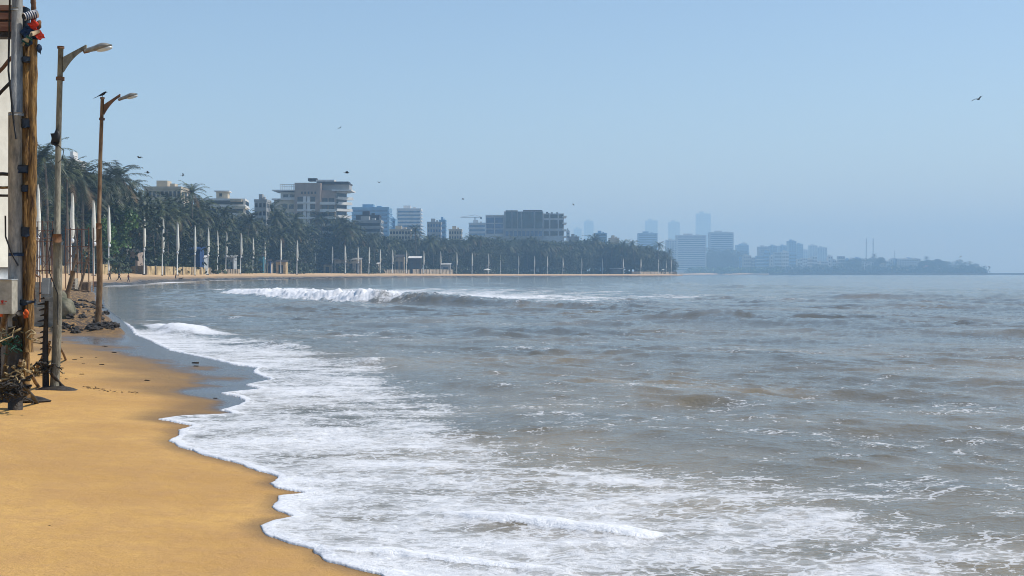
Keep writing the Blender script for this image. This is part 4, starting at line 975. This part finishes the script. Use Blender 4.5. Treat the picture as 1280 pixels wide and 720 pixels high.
# main grey pole
gp = foot(19, 494); r = thing('utility_pole', (P(19, 400).x, TYd, gz(P(19, 400).x, TYd))); zb = r.location.z
zt = 7.3
x_at = lambda py: (20.5-19+ (400-py)*.008)/F*TYd
MB().tube([(0, 0, -.4), (0, 0, P(0, 143).z-zb), ], [.098, .092], 20).build('lower_pole', M['conc_pole'], r)
MB().tube([(.02, 0, P(0, 143).z-zb), (.035, 0, zt-zb)], [.078, .07], 20).build('upper_pole', M['conc_pole'], r)
for k, py in enumerate((318, 143, 12)): MB().tube([(.01, 0, P(0, py+2).z-zb), (.01, 0, P(0, py-2).z-zb)], .102 if py > 142 else .085, 20).build('pipe_collar', M['conc_pole'] if k else M['navy'], r)
b = MB(); b.tube([(-.03, -.12, P(0, 0).z-zb), (-.05, -.12, P(0, 90).z-zb), (.02, -.12, P(0, 150).z-zb), (.06, -.12, P(0, 175).z-zb)], .014, 6); b.build('cable', M['black'], r); b = MB()
b.tube([(-.10, -.1, P(0, 270).z-zb), (-.09, -.12, P(0, 296).z-zb), (.0, -.12, P(0, 318).z-zb), (.08, -.1, P(0, 332).z-zb)], .012, 6); b.build('cable', M['black'], r)
mbx = thing('meter_box', (0, 0, 0)); mbx.parent = r
def rb(name, m, px0, px1, py0, py1, y0, y1, par):
    a = P(px0, py1); c = P(px1, py0); MB().box(a.x-r.location.x, c.x-r.location.x, y0, y1, a.z-zb, c.z-zb).build(name, m, par)
rb('box_body', M['boxgrey'], 5.2, 26.5, 350, 391.5, -.36, -.14, mbx)
rb('box_lid_rim', M['greypaint'], 4.6, 27, 348.6, 350, -.38, -.13, mbx)
for i, (a, c, d, e) in enumerate([(9, 12, 375.5, 376.5), (13.5, 16.5, 374.8, 376.8), (18, 20.5, 375.5, 376.5), (10, 19, 379, 379.7), (14, 16, 377, 378.6)]): rb('red_mark', M['red'], a, c, d, e, -.365, -.355, mbx)
rb('warning_tag', M['orange'], 9.5, 13.5, 391.6, 395, -.34, -.3, mbx)
MB().tube([(0, 0, -.4), (0, 0, P(0, 440).z-zb), (0, 0, P(0, 408).z-zb)], [.10, .102, .101], 16, jit=.04).build('dark_base_sleeve', M['darkwood'], r)  # dark sleeve added over the pale lower end of the pole
tag(r, 'grey concrete utility pole with a metal meter box at left edge', 'pole')
# bamboo poles
def bamboo(pxs, pys, rad, Y, label, m=None):
    pts = []; rs = []; n = 36
    for i in range(n+1):
        t = i/n; py = pys[0]+(pys[1]-pys[0])*t; px = np.interp(t, np.linspace(0, 1, len(pxs)), pxs)+.4*math.sin(t*22)
        pts.append(P(px, py, Y)); rs.append(rad*(1+(.16 if i % 4 == 0 else random.uniform(-.05, .05)))*(1.05-.2*t))
    o = MB().tube(pts, rs, 10, jit=.06).build('bamboo_pole', m or M['bamboo']); tag(o, label, 'bamboo pole', 'bamboo poles of the frame'); return o
bamboo([31, 30.5, 31.5, 32], [497, 52], .060, 19.1, 'left dark bamboo pole lashed beside the utility pole')
bamboo([35, 39.5, 41, 42], [440, 50], .058, 19.0, 'sunlit right bamboo pole lashed beside the utility pole')
bamboo([36, 36, 37, 37.5], [410, 58], .055, 19.25, 'rear bamboo pole between the two lashed bamboo poles', M['rust'])
bamboo([41.5, 42], [30, -30], .035, 19.1, 'thin brown bamboo tip rising above the cloth bundle', M['rust'])
# straps
for i, (px0, px1, py, hh_, lab) in enumerate([(28, 45, 75.5, 6, 'dark strap around the bamboo poles nearest the cloth bundle'), (28, 44, 155, 11, 'wide dark strap around the bamboo poles below the first strap'), (12, 42, 212, 9, 'black binding joining utility pole and bamboo at palm height'),
                                    (28, 42, 236, 8, 'black binding just below the palm height binding'), (27, 46, 290, 12, 'bulky black binding lowest on the bamboo poles'), (24, 44, 378, 7, 'dark pipe clamp sticking out beside the meter box')]):
    a = P(px0, py+hh_/2, 19.08); c = P(px1, py-hh_/2, 19.08); cx_ = (a.x+c.x)/2; ra = (c.x-a.x)/2; vs = []; n = 20; b = MB()
    for j, z_ in enumerate(np.linspace(a.z, c.z, 5)):
        for q_ in range(n):
            th = 2*math.pi*q_/n; rr_ = 1+.05*math.sin(q_*3+j*2+i); vs.append((cx_+math.cos(th)*ra*rr_, 19.08+math.sin(th)*.15*rr_, z_+.008*math.sin(q_*2+j)))
    b.add(vs, [(j*n+q_, j*n+(q_+1) % n, (j+1)*n+(q_+1) % n, (j+1)*n+q_) for j in range(4) for q_ in range(n)]+[tuple(range(n)), tuple(reversed(range(4*n, 5*n)))], True)
    tag(b.build('lashing_strap', M['strap']), lab, 'strap', 'straps on the bamboo poles')
MB_ = MB(); MB_.tube([P(44, 377, 18.95), P(34, 378, 18.95)], [.012, .03], 8)
tag(MB_.build('pipe_spike', M['strap']), 'dark tapered pipe spike pointing right beside the meter box', 'pipe')
b = MB(); b.blob(P(31.5, 393, 18.9), .045, 4, .35, 3, (1.1, .8, 1.1)); tag(b.build('orange_cloth_knot', M['orange']), 'orange cloth knot tied to the bamboo beside the meter box', 'cloth')
# beams at top-left
for i, (py0, py1, m_, lab) in enumerate([(8, 14.5, 'beam', 'uppermost reddish beam crossing behind the utility pole'), (17.5, 25.5, 'beam', 'middle reddish beam crossing behind the utility pole'), (29, 40, 'beam', 'lowest and thickest reddish beam crossing behind the utility pole'), (41, 47, 'darkwood', 'dark underside board beneath the reddish beams'), (15, 17.3, 'darkwood', 'thin dark board between upper and middle beams')]):
    a = P(-60, py1, 19.3); c = P(31, py0, 19.3); o = MB().box(a.x, c.x, 19.2 if i < 3 else 19.24, 19.45, a.z, c.z).build('wooden_beam', M[m_]); tag(o, lab, 'beam', 'beams of the frame')
stick('brace_pole', P(-30, 118, 19.3), P(20, 68, 19.3), .032, M['rust'], 'upper diagonal brace rising to the utility pole', 'brace', grp='braces of the frame')
stick('brace_pole', P(-30, 150, 19.35), P(20, 96, 19.35), .028, M['darkwood'], 'lower diagonal brace rising to the utility pole', 'brace', grp='braces of the frame')
for i, (py, m_, rr_, lab) in enumerate([(218, 'darkwood', .030, 'dark horizontal rail left of the utility pole, top of three'), (234.5, 'bamboo', .024, 'tan horizontal rail left of the utility pole, middle of three'), (244.5, 'darkwood', .022, 'dark horizontal rail left of the utility pole, lowest of three')]):
    stick('horizontal_rail', P(-50, py-1.5, 19.2), P(14, py, 19.2), rr_, M[m_], lab, 'rail', grp='rails of the frame')
# dark bracket and cloth bundle
a = P(29, 45, 19.1); c = P(34.5, 9.5, 19.1); tag(MB().box(a.x, c.x, 19.05, 19.2, a.z, c.z).build('dark_bracket', M['strap']), 'dark upright bracket beside the cloth bundle', 'bracket')
cbd = thing('cloth_bundle', P(40, 35, 19)); o0 = cbd.location
def rel(px, py, y=0): return P(px, py, 19)-o0+Vector((0, y, 0))
b = MB()
b.blob(rel(37, 48), .085, 3, .3, 3, (1.1, 1, 1.3)); b.blob(rel(34, 41), .075, 5, .35, 3); b.blob(rel(41, 36, .02), .07, 6, .3, 3); b.build('navy_cloth', M['navy'], cbd)
b = MB(); b.blob(rel(43, 32, -.03), .065, 7, .4, 3, (1, .8, 1)); b.add([rel(45, 36, -.06), rel(52, 38.5, -.04), rel(57, 47.5, -.02), rel(50, 50, -.05), rel(46.5, 47, -.07), rel(50, 44, .05)], [(0, 1, 5), (1, 2, 5), (2, 3, 5), (3, 4, 5), (4, 0, 5), (4, 3, 2, 1, 0)]); b.blob(rel(51, 45, -.01), .045, 9, .35, 2, (1.1, .7, 1)); b.build('red_cloth', M['red'], cbd)
b = MB(); b.tube([rel(31, 57, -.1), rel(37, 52.5, -.13), rel(44, 44, -.12), rel(51, 40, -.06)], [.035, .04, .033, .022], 9, jit=.12); b.build('cream_cloth', M['cream'], cbd)
b = MB(); b.tube([rel(40, 50.5, -.125), rel(41.5, 48.5, -.125)], .052, 10); b.tube([rel(35, 55.5, -.12), rel(36, 54, -.12)], .054, 10); b.build('green_band', M['green'], cbd)
b = MB(); b.blob(rel(48, 30, .03), .04, 8, .2, 2, (.8, .8, 1.7)); b.build('brown_cloth', M['rust'], cbd)
b = MB(); b.blob(rel(49, 61, 0), .04, 12, .4, 2, (.7, .8, 1.6)); b.build('hanging_scrap', M['navy'], cbd)
cm = MB(); cm.tube([rel(34, 23, -.12), rel(40, 20, -.06), rel(46, 17, 0)], [.055, .058, .06], 14); cmo = cm.build('striped_tube', M['stripe'], cbd)
for k in range(5):
    q = k/5; MB().tube([rel(35+q*10, 22.5-q*4.5, -.11+q*.1), rel(36+q*10, 22-q*4.5, -.10+q*.1)], .061, 14).build('dark_stripe', M['navy'], cmo)
MB().tube([rel(33.2, 23.4, -.13), rel(34, 23, -.12)], .04, 14).build('tube_mouth', M['black'], cmo)
tag(cbd, 'knotted bundle of red, navy and cream cloth with striped tube on bamboo', 'cloth bundle')
# dark splayed posts at the foot
for i, (a, c, rr_, m_, lab) in enumerate([
    ((34, 491), (24, 392), .060, 'darkwood', 'black upright post at the right side of the frame foot'),
    ((2, 488), (15, 420), .055, 'darkwood', 'black post slanting left at the frame foot'),
    ((21, 489), (18, 398), .05, 'darkwood', 'stout dark post directly beneath the utility pole'),
    ((50, 481), (30, 454), .030, 'wood', 'reddish stake slanting down right between frame and nearer lamp'),
    ((11, 494), (26, 450), .032, 'wood', 'brown stake crossing the frame foot'),
    ((48, 499), (31, 482), .036, 'darkwood', 'short dark stake splayed right at the frame foot'),
    ((-8, 470), (8, 388), .05, 'wood', 'brown post at the left edge of the frame foot')]):
    f_ = foot(*a); k_ = 18.72/19.0; f_ = Vector((f_.x*k_, f_.y*k_, f_.z)) if i != 3 else f_; stick('timber_post', f_-Vector((0, 0, .08)), P(c[0], c[1], 18.75 if i != 3 else 19.2), rr_, M[m_], lab, 'timber post', grp='posts at the frame foot')
tangle('rope_heap', P(8, 425, 18.9), 0.26, 20, M['rope'], 'loose pale rope tangle at the frame foot by the left edge', 'rope', .7, .014, 7)
tangle('green_net', P(14, 432, 18.8), .16, 16, M['green'], 'faded green net strands caught on the frame foot', 'net', .7, .008, 9)
tangle('plastic_sheet', P(18, 478, 18.9), .14, 26, M['rope'], 'dry fibrous strands hanging low on the frame foot', 'fibres', 2.2, .012, 10)
tangle('net_scrap', P(18, 497, 18.5), .2, 26, M['darkwood'], 'dark matted net around the frame foot', 'net', 1.2, .016, 12)
b = MB(); f_ = foot(20, 497); b.blob((f_.x*.98, f_.y-.45, f_.z-.01), .30, 15, .3, 3, (1.3, .7, .26)); tag(b.build('concrete_footing', M['darkwood']), 'dark footing under the utility pole posts', 'footing')

# ------------------------------------------------------------------ steps, rail, rubble, scaffolds on the left
sx = W(52, 380, 44); st_ = thing('concrete_steps', (W(36, 380, 44).x, 44, 0))
wd = (72-34)/F*44
for k in range(6):
    zt_ = W(0, 384-k*7.0, 44).z-k*.02; MB().box(-1.2, wd-k*.10, k*.16, k*.16+.165 if k < 5 else 1.3, 0, zt_).build('step', M['conc'], st_)
tag(st_, 'weathered concrete steps beside the rocky shore at left', 'steps')
hr = thing('handrail', (0, 44.2, 0)); b = MB()
for (px0, py0), (px1, py1), (px2, py2) in [((35, 340), (43, 346), (43, 378)), ((37, 338), (50, 347), (50, 378))]:
    b.tube([W(px0, py0, 44.2)-Vector((0, 44.2, 0)), W(px1, py1, 44.2)-Vector((0, 44.2, 0)), W(px2, py2, 44.2)-Vector((0, 44.2, 0))], .028, 7)
b.build('rail', M['rust'], hr); tag(hr, 'thin dark metal handrail on the concrete steps', 'handrail')
for k, (px, py, rr_, m_, lab) in enumerate([(83, 382, .34, 'palerock', 'large mossy boulder right of the concrete steps'), (76, 371, .22, 'palerock', 'smaller pale boulder leaning behind the large mossy boulder')]):
    Y = 44+k*3; o = MB().blob((0, 0, 0), rr_, 30+k, .2, 3, (.85, .8, 1.15)).build('boulder', M[m_]); p_ = W(px, py, Y); o.location = (p_.x, Y, max(gz(p_.x, Y)+rr_*.55, p_.z-.1)); tag(o, lab, 'boulder')
# rubble stones near the farther lamp
rk = random.Random(3); stones = [MB().blob((0, 0, 0), 1, 40+k, .5, 2, (1, .75, .6)).mesh('stone') for k in range(6)]
for me in stones: me.materials.append(M['rock']); me.polygons.foreach_set('use_smooth', [False]*len(me.polygons))
pts = []
for k in range(80): pts.append((rk.uniform(112, 145), 41+rk.uniform(-1.3, 1.2), rk.uniform(.04, .15), 'foot'))
for k in range(70): pts.append((rk.uniform(78, 134), rk.uniform(42, 88), rk.uniform(.05, .20), 'shelf'))
for k in range(16): pts.append((rk.uniform(66, 112), rk.uniform(39, 41), rk.uniform(.05, .13), 'edge'))
LB = {'foot': 'dark wet stone piled around the foot of the farther lamp', 'shelf': 'dark rough stone scattered on the rocky shelf behind the farther lamp', 'edge': 'small dark stone on the sand edge left of the farther lamp'}
for px, Y, sz, wh in pts:
    x = (px-640)/F*Y; z = gz(x, Y)
    o = bpy.data.objects.new('shore_stone', rk.choice(stones)); C.objects.link(o); o.location = (x, Y, max(z, 0)+sz*.18); o.scale = (sz, sz, sz); o.rotation_euler = (rk.uniform(-.3, .3), rk.uniform(-.3, .3), rk.uniform(0, 6))
    tag(o, LB[wh], 'stone', 'stones '+{'foot': 'at the farther lamp', 'shelf': 'on the rocky shelf', 'edge': 'left of the farther lamp'}[wh])
# debris on sand
dm = [MB().blob((0, 0, 0), 1, 60+k, .35, 2, (1.5, .6, .35)).mesh('debris') for k in range(4)]
for me in dm: me.materials.append(M['debris'])
D = [(127, 456, 1.0, 'blackish lump on the sand in front of the wet patch'), (129.5, 433, .8, 'left of two paired dark specks on dry sand'), (132.5, 433.6, .8, 'right of two paired dark specks on dry sand'), (184, 476, 1.3, 'flat dark piece at the edge of the wet sand'),
     (244, 454, 1.5, 'long dark sliver on the grey wet sand'), (245, 458, 1.2, 'short dark sliver just below the long one on wet sand'), (269, 498, 1.0, 'dark pebble at the corner of wet sand and foam'), (143, 441, 1.2, 'dark twig on sand left of the wet patch'),
     (318, 459, .9, 'dark lump on the foam edge'), (339.5, 465, .7, 'small brown lump in the foam'), (102, 468, 1.0, 'dark flake right of the nearer lamp'), (83, 474, .9, 'dark flake beside the nearer lamp foot'), (93, 450, .9, 'brown scrap beyond the nearer lamp'),
     (75, 449, 1.1, 'thin dark scrap behind the nearer lamp'), (104, 455, .7, 'small scrap between lamp and wet sand'), (62, 657, .6, 'tiny twig alone on the near sand at left'), (238, 674, .4, 'tiny twig on near sand by the foam'), (102, 447, .7, 'tiny dark stone on dry sand'), (77, 428, .6, 'tiny speck on sand behind the nearer lamp'),
     (141, 411, .8, 'speck where the wet sand begins'), (120, 447, .5, 'faint speck near the blackish lump'), (96, 405, .9, 'dark stone before the rocky shelf'), (115, 404, .8, 'dark stone right before the farther lamp')]
for k, (px, py, sz, lab) in enumerate(D):
    f_ = foot(px, py); s_ = sz*3.0*f_.y/F*.62
    o = bpy.data.objects.new('debris_piece', dm[k % 4]); C.objects.link(o); o.location = f_+Vector((0, 0, s_*.2)); o.scale = (s_, s_, s_); o.rotation_euler = (0, 0, random.uniform(-.4, .4)); tag(o, lab, 'debris')
# line of seaweed scraps on the sand
tn = MB(); rr5 = random.Random(8)
for k in range(60):
    px = 104+rr5.random()*68; py = 484.5+.8*math.sin(px*.1)+(px-104)*.11+rr5.gauss(0, .9); f_ = foot(px, py); s_ = rr5.uniform(.004, .014)
    tn.blob(f_+Vector((0, 0, .004)), s_, k, .3, 1, (1.8, 1, .4))
tag(tn.build('seaweed_line', M['debris']), 'thin line of dark seaweed crumbs across the sand before the wet patch', 'seaweed', kind='stuff')
# scaffold frames
def scaffold(px0, px1, py0, py1, Y, bays, lab, m='rust', r_=.05):
    r = thing('scaffold_frame', (0, Y, 0)); b = MB()
    for k in range(bays+1):
        px = px0+(px1-px0)*k/bays
        for d in (0, 1.6):
            q = W(px, py0, Y)-Vector((0, Y, 0)); q2 = W(px, py1, Y)-Vector((0, Y, 0)); b.tube([q+Vector((0, d, 0)), (q2.x, d, gz(q2.x, Y+d)-.3)], r_, 6)
    b.build('upright', M[m], r); b = MB()
    for t_ in (0.06, .5, .93):
        py = py0+(py1-py0)*t_; b.tube([W(px0-1, py, Y)-Vector((0, Y, 0)), W(px1+1, py, Y)-Vector((0, Y, 0))], r_*.8, 6)
    b.build('ledger', M[m], r); b = MB()
    for k in range(bays):
        a_ = px0+(px1-px0)*k/bays; c_ = px0+(px1-px0)*(k+1)/bays
        b.tube([W(a_, py1, Y-.1)-Vector((0, Y, 0)), W(c_, (py0+py1)/2, Y-.1)-Vector((0, Y, 0))], r_*.6, 5); b.tube([W(c_, py1, Y-.1)-Vector((0, Y, 0)), W(a_, (py0+py1)/2, Y-.1)-Vector((0, Y, 0))], r_*.6, 5)
    b.build('brace', M[m], r); tag(r, lab, 'scaffold')
scaffold(35.5, 64, 299, 341, 110, 2, 'rusty scaffold frame left of the nearer lamp, with crossed braces', r_=.045)
scaffold(82, 111, 284, 332, 150, 2, 'tall rusty frame between the two street lamps', r_=.06)
scaffold(41, 66, 276, 300, 150, 2, 'higher rusty pipe frame behind the nearer lamp', r_=.05)
for k, (a, c, rr_, lab) in enumerate([((84, 345), (96, 318), .12, 'leaning driftwood trunk left under the tall rusty frame'), ((98, 342), (110, 322), .12, 'leaning driftwood trunk right under the tall rusty frame'), ((79, 372), (92, 338), .10, 'bent dead branch rising behind the mossy boulder'), ((88, 338), (112, 341), .12, 'fallen grey log below the tall rusty frame')]):
    Y = 120 if k != 2 else 50
    p0 = W(a[0], a[1], Y); p0.z = gz(p0.x, Y)-.05 if k != 3 else gz(p0.x, Y)+.1; p1 = W(c[0], c[1], Y)
    if k == 3: p1.z = gz(p1.x, Y)+.1
    stick('driftwood', p0, p1, rr_, M['wood'], lab, 'driftwood')
def crate(px, py, w, h_, Y, m, lab, name='wooden_crate', cat='crate'):
    g = G(px, Y); r = thing(name, g, R(random.uniform(-15, 15))); ww = w/F*Y; hh = h_/F*Y
    MB().box(-ww/2, ww/2, -ww/2, ww/2, -.1, hh).build('box', m, r); b = MB()
    for k in range(4): b.box(-ww/2-.03, ww/2+.03, -ww/2-.03, -ww/2-.004, hh*(.05+.24*k), hh*(.2+.24*k))
    b.build('slat', M['wood'], r); tag(r, lab, cat)
crate(107, 330, 10, 12, 130, M['wood'], 'broken wooden crate under the right side of the tall frame')
crate(92, 330, 8, 15, 135, M['conc'], 'grey block crate under the left side of the tall frame')
crate(121, 336, 7, 7, 200, M['b_pink'], 'reddish box near the farther lamp at beach level')
crate(72, 340, 7, 8, 120, M['wood'], 'small slatted crate right of the nearer lamp')

# ------------------------------------------------------------------ people
def person(px, Y, rz, shirt, trou, label, h=1.7, stride=.35, arm=.25, lean=0):
    g = G(px, Y); k = h/1.75
    def skin(name, verts, edges, m, par):
        me = bpy.data.meshes.new(name); me.from_pydata([tuple(Vector(v[:3])*k) for v in verts], edges, [])
        o = link(name, me, m, par); sk = o.modifiers.new('skin', 'SKIN'); sk.use_smooth_shade = True
        for i, v in enumerate(verts): me.skin_vertices[0].data[i].radius = (v[3]*k, v[4]*k if len(v) > 4 else v[3]*k)
        me.skin_vertices[0].data[0].use_root = True
        sb = o.modifiers.new('sub', 'SUBSURF'); sb.levels = 1; sb.render_levels = 1; return o
    s_ = stride; L = lean
    V = [(0, 0, .93, .13, .10), (L*.3, 0, 1.12, .12, .09), (L*.7, 0, 1.36, .15, .10), (L, 0, 1.47, .055), (L+.02, 0, 1.56, .06), (L+.04, 0, 1.63, .095, .085), (L+.04, 0, 1.70, .08),
         (L*.7, .19, 1.38, .05), (L*.7-arm*.5, .24, 1.12, .04), (L*.7-arm*.2+.05, .25, .88, .03), (L*.7-arm*.2+.09, .25, .80, .035, .02),
         (L*.7, -.19, 1.38, .05), (L*.7+arm*.5, -.24, 1.12, .04), (L*.7+arm+.05, -.25, .90, .03), (L*.7+arm+.09, -.25, .83, .035, .02),
         (0, .09, .86, .09), (s_*.45, .10, .48, .06), (s_*.6, .10, .10, .04), (s_*.6+.14, .11, .035, .035),
         (0, -.09, .86, .09), (-s_*.25, -.10, .48, .06), (-s_*.8, -.10, .12, .04), (-s_*.8+.13, -.11, .04, .035)]
    Ed = [(0, 1), (1, 2), (2, 3), (3, 4), (4, 5), (5, 6), (2, 7), (7, 8), (8, 9), (9, 10), (2, 11), (11, 12), (12, 13), (13, 14), (0, 15), (15, 16), (16, 17), (17, 18), (0, 19), (19, 20), (20, 21), (21, 22)]
    body = skin('person', V, Ed, M['skin'], None); body.location = g; body.rotation_euler = (0, 0, rz)
    gq = lambda i, a: V[i][:3]+tuple(x*a for x in (V[i][3:] if len(V[i]) > 4 else (V[i][3], V[i][3])))
    skin('shirt', [(0, 0, .90, .15, .12), gq(1, 1.15), gq(2, 1.12), gq(7, 1.3), gq(8, 1.35), gq(11, 1.3), gq(12, 1.35)], [(0, 1), (1, 2), (2, 3), (3, 4), (2, 5), (5, 6)], shirt, body)
    skin('trousers', [(0, 0, .95, .145, .115), gq(15, 1.12), gq(16, 1.3), gq(17, 1.5), gq(19, 1.12), gq(20, 1.3), gq(21, 1.5)], [(0, 1), (1, 2), (2, 3), (0, 4), (4, 5), (5, 6)], trou, body)
    MB().blob(((L+.025)*k, 0, 1.69*k), .105*k, 3, .05, 2, (1, .95, .85)).build('hair', M['hair'], body)
    tag(body, label, 'person'); return body
person(137, 252, 2.6, M['cb'], M['cb'], 'person in dark clothes walking, leftmost of three on the beach', 1.82)
person(148.8, 257, .4, M['cj'], M['cb'], 'person in blue top striding, middle of three on the beach', 1.88, .6)
person(160.5, 262, .5, M['cr'], M['cj'], 'person in maroon top, rightmost of three on the beach', 1.72)
person(219.5, 366, 0, M['co'], M['cb'], 'person in orange top standing alone below the yellow wall', 1.75, .15)
person(362, 500, 1, M['cb'], M['cj'], 'far person in dark clothes, left of the pair near the sixteenth pole', 1.7)
person(367.5, 480, 2, M['cb'], M['cb'], 'far person in black, right of the pair near the seventeenth pole', 1.85)
person(370, 482, 0, M['cj'], M['cb'], 'far person in blue beside the pair, closest to the seventeenth pole', 1.8)
person(417.5, 585, 1, M['cb'], M['cb'], 'lone far person near the waterline below the hotel tower', 1.75)
# dog lying down
g = G(226, 367); dg = thing('dog', g); b = MB()
b.tube([(-.5, 0, .42), (-.3, 0, .50), (0, 0, .48), (.3, 0, .52), (.42, 0, .62), (.55, 0, .72), (.66, 0, .70), (.78, 0, .66)], [.07, .13, .11, .15, .10, .09, .07, .03], 8)
for x in (-.38, .3):
    for y in (-.08, .08): b.tube([(x, y, .45), (x-.06*(x < 0), y, .25), (x, y, 0)], [.06, .035, .028], 6)
b.tube([(-.5, 0, .45), (-.7, 0, .55), (-.8, 0, .7)], [.03, .025, .01], 5); b.build('body', M['debris'], dg); tag(dg, 'dark dog on the sand right of the person in orange', 'dog')

# ------------------------------------------------------------------ haze
hb = bpy.data.meshes.new('haze'); mb = MB().box(-13500, 13500, -200, 13500, -6, 470)
hz = mb.build('haze', None); tag(hz, None, None, kind='stuff'); hz['label'] = 'pale blue sea haze over the whole bay'; hz['category'] = 'haze'
hm = bpy.data.materials.new('haze'); hm.use_nodes = True; nt = hm.node_tree; nt.nodes.clear()
out = nt.nodes.new('ShaderNodeOutputMaterial'); pv = nt.nodes.new('ShaderNodeVolumePrincipled')
pv.inputs['Color'].default_value = (.40, .68, 1.0, 1); pv.inputs['Absorption Color'].default_value = (.22, .22, .22, 1); pv.inputs['Density'].default_value = .00028; pv.inputs['Anisotropy'].default_value = .0
nt.links.new(pv.outputs[0], out.inputs['Volume']); hz.data.materials.append(hm)

# ------------------------------------------------------------------ light and camera
SUN_EL, SUN_AZ = 50, 80             # azimuth clockwise from +Y (view direction)
w = bpy.data.worlds.new('World'); S.world = w; w.use_nodes = True; nt = w.node_tree
sky = nt.nodes.new('ShaderNodeTexSky'); sky.sky_type = 'NISHITA'; sky.sun_disc = False; sky.sun_elevation = R(SUN_EL); sky.sun_rotation = R(SUN_AZ)
sky.air_density = 1.0; sky.dust_density = .5; sky.ozone_density = 2.3; sky.altitude = 0
nt.links.new(sky.outputs[0], nt.nodes['Background'].inputs['Color']); nt.nodes['Background'].inputs['Strength'].default_value = .125
sl = bpy.data.lights.new('sun', 'SUN'); sl.energy = 4.0; sl.angle = R(.5); sl.color = (1, .95, .87); so = bpy.data.objects.new('sun', sl); C.objects.link(so)
dv = Vector((math.sin(R(SUN_AZ))*math.cos(R(SUN_EL)), math.cos(R(SUN_AZ))*math.cos(R(SUN_EL)), math.sin(R(SUN_EL)))); so.rotation_euler = dv.to_track_quat('Z', 'Y').to_euler()
cam = bpy.data.cameras.new('camera'); co_ = bpy.data.objects.new('camera', cam); C.objects.link(co_); S.camera = co_
cam.sensor_width = 36; cam.lens = 36*F/1280; cam.clip_end = 40000; cam.clip_start = .1
co_.location = (0, 0, E); co_.rotation_euler = (R(90), 0, 0); cam.shift_y = -(360-YH)/1280*-1*-1
S.view_settings.view_transform = 'Standard'; S.view_settings.look = 'None'; S.view_settings.exposure = .2; S.view_settings.gamma = 1
S.render.engine = 'CYCLES'; S.cycles.volume_bounces = 2; S.cycles.max_bounces = 6; S.cycles.filter_width = 1.0
